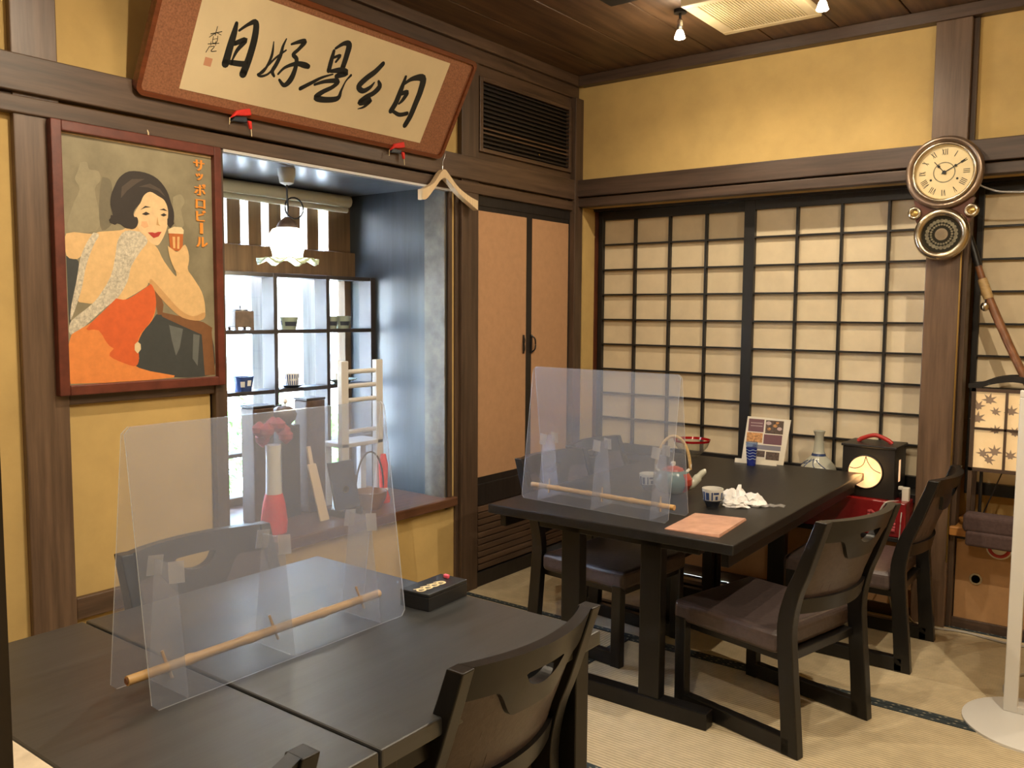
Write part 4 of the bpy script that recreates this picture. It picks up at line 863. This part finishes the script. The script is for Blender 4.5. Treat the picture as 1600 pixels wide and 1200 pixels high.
B('lid_knob', MB().lathe([(.006, TZ+.108), (.011, TZ+.118), (.009, TZ+.127), (.001, TZ+.130)], (cx, cy, 0), 14), 'white_china', tp, sm=True)
sd_ = Vector((.83, .56, 0)).normalized()
p = lambda d, z: (cx+sd_.x*d, cy+sd_.y*d, TZ+z)
B('spout', MB().tube(smooth([p(.055, .030), p(.085, .045), p(.105, .070), p(.122, .086), p(.130, .088)], 4), [.022]*4+[.018]*4+[.013]*4+[.012]*5, 12), 'porcelain', tp, sm=True)
h_ = [p(.068*math.cos(a), .095+.135*math.sin(a)) for a in [math.pi*i/16 for i in range(17)]]
B('handle', MB().tube(h_, .0065, 8), 'cane', tp, sm=True)
for s in (-1, 1): B('handle_lug', MB().tube([p(s*.050, .082), p(s*.068, .100), p(s*.069, .118)], .006, 8), 'white_china', tp, sm=True)
# crumpled wipes
wp = T('crumpled_wipes', 'crumpled white hand wipes beside the tea cup', 'wipes', (1.50, -1.09, TZ))
def crumple(c, rx, ry, h, seed, name):
    m = MB(); n, k = 22, 8; vs = []; fs = []
    for j in range(k+1):
        ph = math.pi/2*j/k
        for i in range(n):
            a = 2*math.pi*i/n; r = 1+.55*noise.noise((2.2*math.cos(a)+seed, 2.2*math.sin(a), 2.5*ph+seed))
            vs.append((c[0]+rx*r*math.cos(a)*math.cos(ph), c[1]+ry*r*math.sin(a)*math.cos(ph), TZ+.0005+max(0, h*math.sin(ph)*(1+.9*noise.noise((3*math.cos(a)*math.cos(ph)+seed, 3*math.sin(a)*math.cos(ph), seed*2))))))
    for j in range(k):
        for i in range(n): fs.append((j*n+i, j*n+(i+1) % n, (j+1)*n+(i+1) % n, (j+1)*n+i))
    fs.append(tuple(range(n))[::-1]); m.add(vs, fs); return B(name, m, 'tissue', wp)
crumple((1.465, -1.055), .050, .045, .040, 1.3, 'wipe'); crumple((1.535, -1.075), .055, .040, .034, 4.1, 'wipe'); crumple((1.50, -1.15), .048, .035, .024, 7.7, 'wipe')
m = MB()
for i in range(6):
    a = (1.56+.016*i, -1.10+.010*i); m.hexa([(a[0], a[1]-.02, TZ+.002+.004*(i % 2)), (a[0]+.016, a[1]-.01, TZ+.002+.004*((i+1) % 2)), (a[0]+.014, a[1]+.012, TZ+.004+.004*((i+1) % 2)), (a[0]-.002, a[1]+.004, TZ+.004+.004*(i % 2)), (a[0], a[1]-.02, TZ+.006+.004*(i % 2)), (a[0]+.016, a[1]-.01, TZ+.006+.004*((i+1) % 2)), (a[0]+.014, a[1]+.012, TZ+.007+.004*((i+1) % 2)), (a[0]-.002, a[1]+.004, TZ+.007+.004*(i % 2))])
B('wrapper', m, 'tape', wp)
# tumbler, glass bowl, menu card
gt = T('blue_tumbler', 'small cobalt blue glass tumbler with pale wavy lines by the menu card', 'glass', (1.208, -.255, TZ))
gx, gy = 1.208, -.255
B('base', MB().lathe([(.020, TZ), (.0215, TZ+.022), (.021, TZ+.024)], (gx, gy, 0), 20), 'cobalt', gt, sm=True)
B('wall', MB().lathe([(.0215, TZ+.024), (.0265, TZ+.085), (.0235, TZ+.085), (.0185, TZ+.024)], (gx, gy, 0), 20, closed=True), 'cobalt', gt, sm=True)
B('rim', MB().lathe([(.0265, TZ+.085), (.028, TZ+.112), (.0255, TZ+.112), (.0235, TZ+.085)], (gx, gy, 0), 20, closed=True), 'tumbler_glass', gt, sm=True)
for k_ in range(4):
    m = MB(); n = 40
    rr_ = lambda h: .0215+.005*(h-.024)/.061+.0005
    for i in range(n):
        a, b = 2*math.pi*i/n, 2*math.pi*(i+1)/n; q = []
        for t_ in (a, b):
            h = .032+.014*k_+.0025*math.sin(5*t_); q.append([(gx+rr_(h+d)*math.cos(t_), gy+rr_(h+d)*math.sin(t_), TZ+h+d) for d in (0, .0028)])
        m.add([q[0][0], q[1][0], q[1][1], q[0][1]], [(0, 1, 2, 3)])
    B('wavy_line', m, 'cup_wave', gt)
gb = T('glass_bowl', 'clear glass bowl with red rim at the far end of the table', 'bowl', (.90, -.225, TZ))
bx_, by_ = .885, -.225
B('bowl', MB().lathe([(.028, 0), (.030, .008), (.050, .022), (.078, .055), (.089, .082), (.086, .082), (.075, .056), (.048, .026), (.001, .016)], (bx_, by_, TZ), 32), 'bowl_glass', gb, sm=True)
B('red_rim', MB().lathe([(.088, .080), (.0925, .092), (.0885, .092), (.085, .080)], (bx_, by_, TZ), 32, closed=True), 'bowl_red', gb, sm=True)
mc = T('menu_card', 'white standing menu card with purple panels and food photos behind the tumbler', 'menu', (1.235, -.155, TZ))
def cf(u, v, d=0): return (1.125+u*.998+d*.08, -.175+u*.06+v*.17-d, TZ+v*.985)
B('card', MB().prism([(0, 0), (.205, 0), (.222, .218), (.012, .222)], lambda u, v, d: cf(u, v, d), -.006, .0), 'card_white', mc)
for u0, u1, v0, v1, mm in ((.020, .096, .150, .212, 'card_purple'), (.104, .190, .146, .210, 'card_food_dark'), (.016, .094, .098, .145, 'card_food'), (.100, .188, .094, .141, 'card_purple'), (.050, .186, .066, .088, 'card_grey'), (.060, .112, .030, .060, 'card_food_dark'), (.118, .182, .020, .058, 'card_food_dark')):
    B('printed_panel', MB().flat([(u0, v0), (u1, v0), (u1, v1), (u0, v1)], lambda u, v: cf(u, v, .0006)), mm, mc)
for v in (.190, .176):
    m = MB()
    for i in range(9): m.flat([(.032+i*.0065, v), (.036+i*.0065, v), (.036+i*.0065, v+.005), (.032+i*.0065, v+.005)], lambda a, b: cf(a, b, .0010))
    B('text_line', m, 'card_text', mc)
for (u, v, r) in ((.118, .196, .013), (.150, .185, .011), (.172, .172, .012), (.122, .168, .010), (.160, .200, .008)):
    B('printed_dish', MB().flat([(u+r*math.cos(a), v+.7*r*math.sin(a)) for a in [i*math.pi/6 for i in range(12)]], lambda a, b: cf(a, b, .0010)), 'card_text' if r > .011 else 'card_food', mc)
tag(B('price_strip', MB().hexa([(1.112, -.225, TZ), (1.312, -.205, TZ), (1.312, -.198, TZ), (1.112, -.218, TZ), (1.112, -.220, TZ+.020), (1.312, -.200, TZ+.020), (1.312, -.197, TZ+.020), (1.112, -.217, TZ+.020)]), 'card_white', loc=(1.21, -.21, TZ)), 'white paper strip lying before the menu card', 'paper strip')
# vase and lantern on the ledge
LZ = .585
vs_ = T('flask_vase', 'white and blue long-necked porcelain flask on the window ledge', 'vase', (1.425, .06, LZ))
vx, vy = 1.425, .06
vprof = [(.055, 0), (.075, .015), (.088, .045), (.080, .075), (.055, .105), (.034, .125), (.026, .145), (.022, .185), (.021, .225), (.026, .238), (.028, .246), (.020, .248), (.016, .22), (.015, .15)]
B('body', MB().lathe([(r, LZ+h) for r, h in vprof], (vx, vy, 0), 32), 'porcelain', vs_, sm=True)
B('neck_band', MB().lathe([(.0350, LZ+.124), (.0315, LZ+.134), (.031, LZ+.136)], (vx, vy, 0), 32), 'blue_glaze', vs_, sm=True)
def vr(h):
    for (a, ha), (b, hb) in zip(vprof, vprof[1:]):
        if ha <= h <= hb: return a+(b-a)*(h-ha)/(hb-ha)+.0008
    return .05
for pts in ([(-150, .03), (-130, .065), (-118, .10), (-114, .112)], [(-60, .03), (-75, .06), (-92, .085), (-100, .112)], [(-140, .085), (-120, .094), (-105, .108)], [(-30, .04), (-48, .07), (-66, .09), (-85, .11)], [(-78, .012), (-62, .02), (-50, .045)], [(-70, .02), (-80, .04), (-66, .05)], [(-165, .06), (-150, .085), (-128, .104)]):
    m = MB(); P_ = smooth([(a, h, .006) for a, h in pts], 5)
    q = [(vx+vr(h)*math.cos(math.radians(a)), vy+vr(h)*math.sin(math.radians(a)), LZ+h) for a, h, w_ in P_]
    m.tube(q, .0022, 5); B('brush_line', m, 'blue_glaze', vs_)
ln = T('moon_lantern', 'black box lantern with glowing round moon window and red handle', 'lantern', (1.70, -.01, .565))
lx0, lx1, ly0, ly1, lz0, lz1 = 1.585, 1.815, -.105, .10, .565, .795
B('box', MB().box(lx0, lx1, ly0+.004, ly1, lz0, lz1), 'lantern_black', ln, bevel=.003)
B('top_board', bx(lx0-.006, lx1+.006, ly0-.004, ly1+.004, lz1, lz1+.012), 'lantern_black', ln, bevel=.003)
B('handle', MB().tube(smooth([(1.625, 0, lz1+.012), (1.645, 0, lz1+.028), (1.70, 0, lz1+.046), (1.755, 0, lz1+.028), (1.775, 0, lz1+.012)], 6), .010, 10), 'red_handle', ln, sm=True)
mcx, mcz, mr = 1.688, .682, .074
mw = B('moon_window', MB().lathe([(mr, 0), (mr, -.003)], (mcx, ly0+.004, mcz), 40, 'y'), 'moon_paper', ln)
B('window_rim', ring((mcx, mcz), mr-.002, mr+.006, ly0+.004, .005, 40), 'lantern_black', ln, sm=True)
for pts in ([(-.068, .016), (-.04, .014), (-.01, .032), (.002, .072)], [(.002, .072), (.012, .045), (.035, .016), (.068, .002)]):
    B('silhouette_line', MB().tube([(mcx+a, ly0+.0005, mcz+b) for a, b in smooth(pts, 5)], .0018, 5), 'ink_grey', mw)
B('side_slot', bx(lx1+.0003, lx1+.0012, -.03, .0, .64, .74), 'moon_paper', ln)
ld = bpy.data.lights.new('lantern_light', 'POINT'); ld.energy = .6; ld.color = (1, .55, .2); ld.shadow_soft_size = .05
lo = bpy.data.objects.new('lantern_light', ld); COL.objects.link(lo); lo.parent = ln; lo.location = (mcx-1.70, ly0-.05+.01, mcz-.565)
# plugs, cables and cloth at the clock post
pa = T('power_adapter', 'white plug adapter beside the lantern at the clock post', 'adapter', (1.86, -.05, .57))
B('body', bx(1.842, 1.872, -.075, -.045, .535, .625), 'white_plastic', pa, bevel=.004)
B('plug', bx(1.825, 1.845, -.07, -.05, .612, .628), 'white_plastic', pa, bevel=.003)
B('cable', MB().tube(smooth([(1.84, -.07, .56), (1.80, -.14, .565), (1.775, -.15, .53), (1.76, -.15, .47), (1.785, -.15, .36), (1.80, -.12, .20), (1.82, -.04, .03)], 6), .004, 6), 'cable_grey', pa)
B('cable', MB().tube(smooth([(1.85, -.08, .55), (1.86, -.15, .50), (1.855, -.15, .40), (1.83, -.14, .30), (1.76, -.14, .26), (1.72, -.14, .33), (1.74, -.15, .42)], 6), .0025, 6), 'cable_grey', pa)
ct = T('pink_cloth', 'crumpled pink cloth hanging over the red chest at the clock post', 'cloth', (1.80, -.14, .42))
m = MB(); n = 10
for i in range(n):
    for j in range(6):
        P_ = lambda i, j: (1.715+.012*i, -.140-.010*noise.noise((i*.6, j*.7, 1)), .43+.014*j+.012*noise.noise((i*.5, j*.4, 5)))
        a, b, c, d = P_(i, j), P_(i+1, j), P_(i+1, j+1), P_(i, j+1)
        m.add([a, b, c, d], [(0, 1, 2, 3)])
o = B('fabric', m, 'pink_cloth', ct, sm=True); s_ = o.modifiers.new('thick', 'SOLIDIFY'); s_.thickness = .004
fc = T('floor_cable', 'grey cable running along the skirting by the clock post', 'cable', (2.1, -.02, 0))
B('cable', MB().tube(smooth([(1.88, -.16, .12), (1.93, -.14, .04), (1.99, -.06, .006), (2.12, -.03, .006), (2.3, -.06, .006), (2.6, -.02, .006)], 6), .005, 6), 'cable_grey', fc)
# maple lamp on the cabinet
BZ = .465
ml = T('maple_lamp', 'paper standing lamp with maple leaf print on the low cabinet', 'lamp', (2.23, .05, BZ))
ax0, ax1, ay0, ay1 = 2.092, 2.40, -.0, .135
for x in (ax0+.008, ax1-.008):
    for y in (ay0+.008, ay1-.008): B('post', bx(x-.008, x+.008, y-.008, y+.008, BZ+.02, 1.085), 'wood_v', ml)
B('rail', bx(ax0, ax1, ay0, ay0+.016, 1.070, 1.085), 'wood_x', ml); B('rail', bx(ax0, ax1, ay0, ay0+.016, .722, .737), 'wood_x', ml)
B('base_board', bx(ax0-.01, ax1+.01, ay0-.01, ay1+.01, BZ, BZ+.02), 'shelf_wood', ml, bevel=.003)
B('mullion', bx(2.222, 2.232, ay0-.001, ay0+.012, .737, 1.07), 'wood_v', ml); B('mullion', bx(ax0+.016, ax1-.016, ay0-.001, ay0+.012, .904, .914), 'wood_x', ml)
B('front_paper', bx(ax0+.016, ax1-.016, ay0+.012, ay0+.014, .737, 1.07), 'maple_paper', ml)
B('side_paper', bx(ax0+.006, ax0+.008, ay0+.016, ay1-.016, .737, 1.07), 'maple_paper', ml)
for (a, b) in ((ay0, ay0+.02), (ay1-.02, ay1)):
    m = MB()
    ptl = smooth([(ax0-.015, 1.094, .018), (ax0+.03, 1.098, .022), (ax0+.08, 1.118, .026), (2.246, 1.130, .026), (ax1-.08, 1.118, .026), (ax1-.03, 1.098, .022), (ax1+.015, 1.094, .018)], 4)
    for p_, q_ in zip(ptl, ptl[1:]):
        m.hexa([(t_[0], y, t_[1]+s*t_[2]/2) for s in (-1, 1) for t_, y in ((p_, a), (q_, a), (q_, b), (p_, b))])
    B('arched_top', m, 'shoji_wood', ml)
B('strut', MB().tube([(2.135, .07, BZ+.02), (2.135, .07, .73)], .007, 8).tube([(2.15, .07, BZ+.06), (2.22, .07, .73)], .003, 6), 'shoji_wood', ml)
def leaf(cx, cz, s, rot):
    pts = []
    for i in range(7):
        a = math.radians(rot-150+50*i); L = s*(1 if i not in (0, 6) else .6); 
        pts.append((cx+L*math.sin(a), cz+L*math.cos(a))); b = a+math.radians(25); pts.append((cx+.40*s*math.sin(b), cz+.40*s*math.cos(b)))
    return pts
for (cx_, cz_, s, r) in ((2.160, 1.035, .032, 10), (2.118, 1.005, .030, -20), (2.185, .985, .024, 30), (2.118, .952, .034, 5), (2.190, .905, .026, -10), (2.145, .80, .028, 15), (2.190, .812, .032, -5), (2.168, .775, .028, 40), (2.245, .99, .03, 0), (2.262, .90, .028, 20), (2.25, .80, .028, 0), (2.30, 1.02, .03, 15), (2.34, .95, .03, -25), (2.32, .82, .03, 10)):
    B('maple_leaf', MB().flat(leaf(cx_, cz_, s, r), lambda a, b: (a, ay0+.0108, b)), 'maple_print', ml)
cu2 = T('purple_cushion', 'folded dark purple cushion on the low cabinet edge under the maple lamp', 'cushion', (2.25, -.03, BZ))
B('pad', bx(2.095, 2.36, -.095, -.012, BZ+.0, BZ+.085), 'cushion_purple', cu2, bevel=.02, seg=4)
B('drape', bx(2.11, 2.35, -.105, -.012, BZ-.055, BZ+.01), 'cushion_purple', cu2, bevel=.012, seg=3)
rd = T('red_rim_dish', 'red and white round dish below the cabinet top edge', 'dish', (2.225, -.025, .405))
B('plate', MB().lathe([(.05, 0), (.052, -.004), (.04, -.006), (.001, -.006)], (2.225, .030, .392), 28, 'y'), 'tin_sign', rd, sm=True)
B('red_band', ring((2.225, .392), .030, .046, .026, .004, 28), 'red_handle', rd, sm=True)
# bamboo rod with bell leaning at the clock post
br_ = T('bamboo_staff', 'old bamboo fishing rod with small bell leaning at the right of the clock', 'rod', (2.3, .08, 1.1))
rp_ = [(2.030, .075, 1.775), (2.055, .075, 1.70), (2.085, .075, 1.60), (2.112, .075, 1.515), (2.16, .07, 1.40), (2.22, .06, 1.265), (2.30, .05, 1.10), (2.42, .05, .84), (2.58, .06, .48)]
B('rod', MB().tube(smooth(rp_, 4), [.009]*5+[.011]*6+[.013]*7+[.012]*30, 10) if False else MB().tube(rp_, [.010, .012, .014, .016, .018, .017, .017, .018, .019], 10), 'bamboo_dark', br_, sm=True)
B('cord_wrap', MB().tube([(2.040, .075, 1.745), (2.062, .075, 1.675), (2.080, .075, 1.615)], [.014, .016, .016], 10), 'shoji_wood', br_, sm=True)
B('cord_wrap', MB().tube([(2.098, .075, 1.558), (2.116, .074, 1.505), (2.128, .073, 1.472)], [.019, .021, .020], 10), 'cane', br_, sm=True)
B('bell', MB().lathe([(.002, .022), (.014, .018), (.019, .004), (.016, -.010), (.004, -.018)], (2.118, .055, 1.435), 16), 'old_metal', br_, sm=True)
B('bell_cord', MB().tube([(2.118, .06, 1.475), (2.118, .055, 1.455)], .0025, 6), 'black', br_)
tag(B('hanging_cord', MB().tube(smooth([(2.08, -.02, 1.955), (2.13, -.02, 1.93), (2.19, -.02, 1.915), (2.35, -.02, 1.91), (2.6, -.02, 1.93)], 5), .004, 6), 'cable_grey', loc=(2.3, -.02, 1.92)), 'grey cord strung from the clock to the right edge', 'cord')
# small case on the near table
cs = T('order_case', 'small black case with cream lettering on the near table corner', 'case', (1.335, -2.63, TZ))
qc = [(1.293, -2.712), (1.382, -2.704), (1.374, -2.552), (1.288, -2.556)]
B('body', quad_prism(qc, TZ, TZ+.034), 'dark_box', cs, bevel=.002)
B('lid', quad_prism([(x+(1.335-x)*.0, y) for x, y in qc], TZ+.034, TZ+.042), 'dark_box', cs, bevel=.002)
m = MB(); tz_ = TZ+.0426
for k_ in range(4):
    y = -2.688+.024*k_; x = 1.338
    m.ribbon([(x-.012, y-.008, .005), (x-.004, y+.010, .006), (x+.010, y+.008, .006), (x+.012, y-.006, .005), (x+.002, y-.010, .006), (x-.006, y-.001, .005), (x+.004, y+.004, .005)], lambda u, v: (u, v, tz_))
B('lettering', m, 'cream_letter', cs)
B('pink_tab', bx(1.318, 1.334, -2.582, -2.572, TZ+.042, TZ+.052), 'pink_tab', cs, bevel=.003)
# white floor stand at the right edge
ws = T('floor_stand', 'white metal floor stand with round base at the right edge', 'stand', (2.47, -.86, 0))
B('base', MB().lathe([(.225, 0), (.225, .008), (.215, .012), (.001, .013)], (2.475, -.855, 0), 48), 'white_paint', ws, sm=True)
sp = [(2.378, -.812), (2.398, -.80), (2.392, -.780), (2.372, -.792)]
P_ = lambda a, b, c, d: MB().hexa([(x, y, z) for z in (c, d) for x, y in a])
B('upright', P_([(2.368, -.802), (2.412, -.802), (2.412, -.778), (2.368, -.778)], 0, .012, 1.12), 'white_paint', ws, bevel=.003)
B('upright', P_([(2.768, -.802), (2.812, -.802), (2.812, -.778), (2.768, -.778)], 0, .30, 1.12), 'white_paint', ws, bevel=.003)
B('sign_panel', MB().prism(rr(2.422, 2.76, .29, 1.10, .03), lambda u, v, d: (u, d, v), -.797, -.783), 'white_paint', ws)
B('cross_bar', bx(2.368, 2.812, -.802, -.778, 1.12, 1.145), 'white_paint', ws, bevel=.003)
B('foot_bar', bx(2.40, 2.60, -.80, -.78, .012, .035), 'white_paint', ws, bevel=.002)
sc2 = T('stand_cable', 'thin grey cable curling behind the white floor stand', 'cable', (2.4, -.5, 0))
B('cable', MB().tube(smooth([(2.36, -.66, .006), (2.34, -.55, .006), (2.36, -.42, .006), (2.45, -.35, .006), (2.6, -.34, .006)], 6), .005, 6), 'cable_grey', sc2)
# dark post and speckled seat at the lower left edge
tag(B('dark_post', bx(2.05, 2.10, -3.99, -3.935, 0, CZ), 'wood_black_v', loc=(2.075, -3.96, 0)), 'near dark upright post cut by the left edge of the picture', 'post')
st_ = T('side_stand', 'cream speckled side stand at the lower left corner beside the table end', 'stand', (1.10, -3.80, 0))
B('top', bx(.95, 1.46, -4.05, -3.597, .655, .688), 'speckled', st_, bevel=.006)
B('pedestal', bx(1.0, 1.12, -3.90, -3.70, .02, .655), 'chair_wood', st_, bevel=.004)
B('foot', bx(.93, 1.19, -3.97, -3.63, 0, .02), 'chair_wood', st_, bevel=.004)
# ================================================================== outside the bay window
st(B('ground', bx(-9, -.13, -8, 8, -.25, -.15), 'gravel'), 'pale gravel outside the alcove window')
hb = T('neighbour_house', 'sunlit white house wall seen through the alcove window', 'building', (-4, 1.2, -.15))
B('wall', bx(-4.4, -4.0, -6, 8, -.15, 4.2), 'exterior_white', hb)
for (y, z0, z1) in ((.3, .9, 2.1), (1.75, .9, 2.1), (3.2, .9, 2.1)):
    f_ = B('window_frame', bx(-4.0, -3.95, y-.45, y+.45, z0, z1), 'exterior_grey', hb)
    B('pane', bx(-3.955, -3.945, y-.40, y-.02, z0+.06, z1-.06), 'curtain_blue', f_); B('pane', bx(-3.955, -3.945, y+.02, y+.40, z0+.06, z1-.06), 'curtain_blue', f_)
B('eave', bx(-4.2, -3.3, -6, 8, 2.5, 2.62), 'exterior_grey', hb)
B('base_course', bx(-4.0, -3.96, -6, 8, -.15, .35), 'exterior_grey', hb)
def shrub(label, c, r, h, n):
    t = T('shrub', label, 'shrub', (c[0], c[1], -.15)); m = MB()
    for i in range(n):
        a = random.random()*6.28; q = random.random()**.5; z = random.random()
        rr2 = r*q*math.sqrt(max(.05, 1-z*z)); p_ = Vector((c[0]+rr2*math.cos(a), c[1]+rr2*math.sin(a), -.15+h*z)); d = Vector((math.cos(a), math.sin(a), random.uniform(-.2, 1.2))).normalized()*random.uniform(.05, .12)
        s = d.cross(Vector((random.random(), random.random(), .3))).normalized()*.014
        m.add([p_-s, p_+d*.5-s*1.3, p_+d, p_+d*.5+s*1.3, ], [(0, 1, 2, 3)])
    B('foliage', m, 'leaf', t)['kind'] = 'stuff'
    B('stem', MB().tube([(c[0], c[1], -.15), (c[0], c[1], h*.6-.15)], .02, 8), 'wood_v', t)
shrub('bright green shrub outside the alcove window on the left', (-2.1, -.62), .42, .95, 1500)
shrub('smaller green shrub outside, seen through the middle window cell', (-2.6, .35), .25, .75, 700)
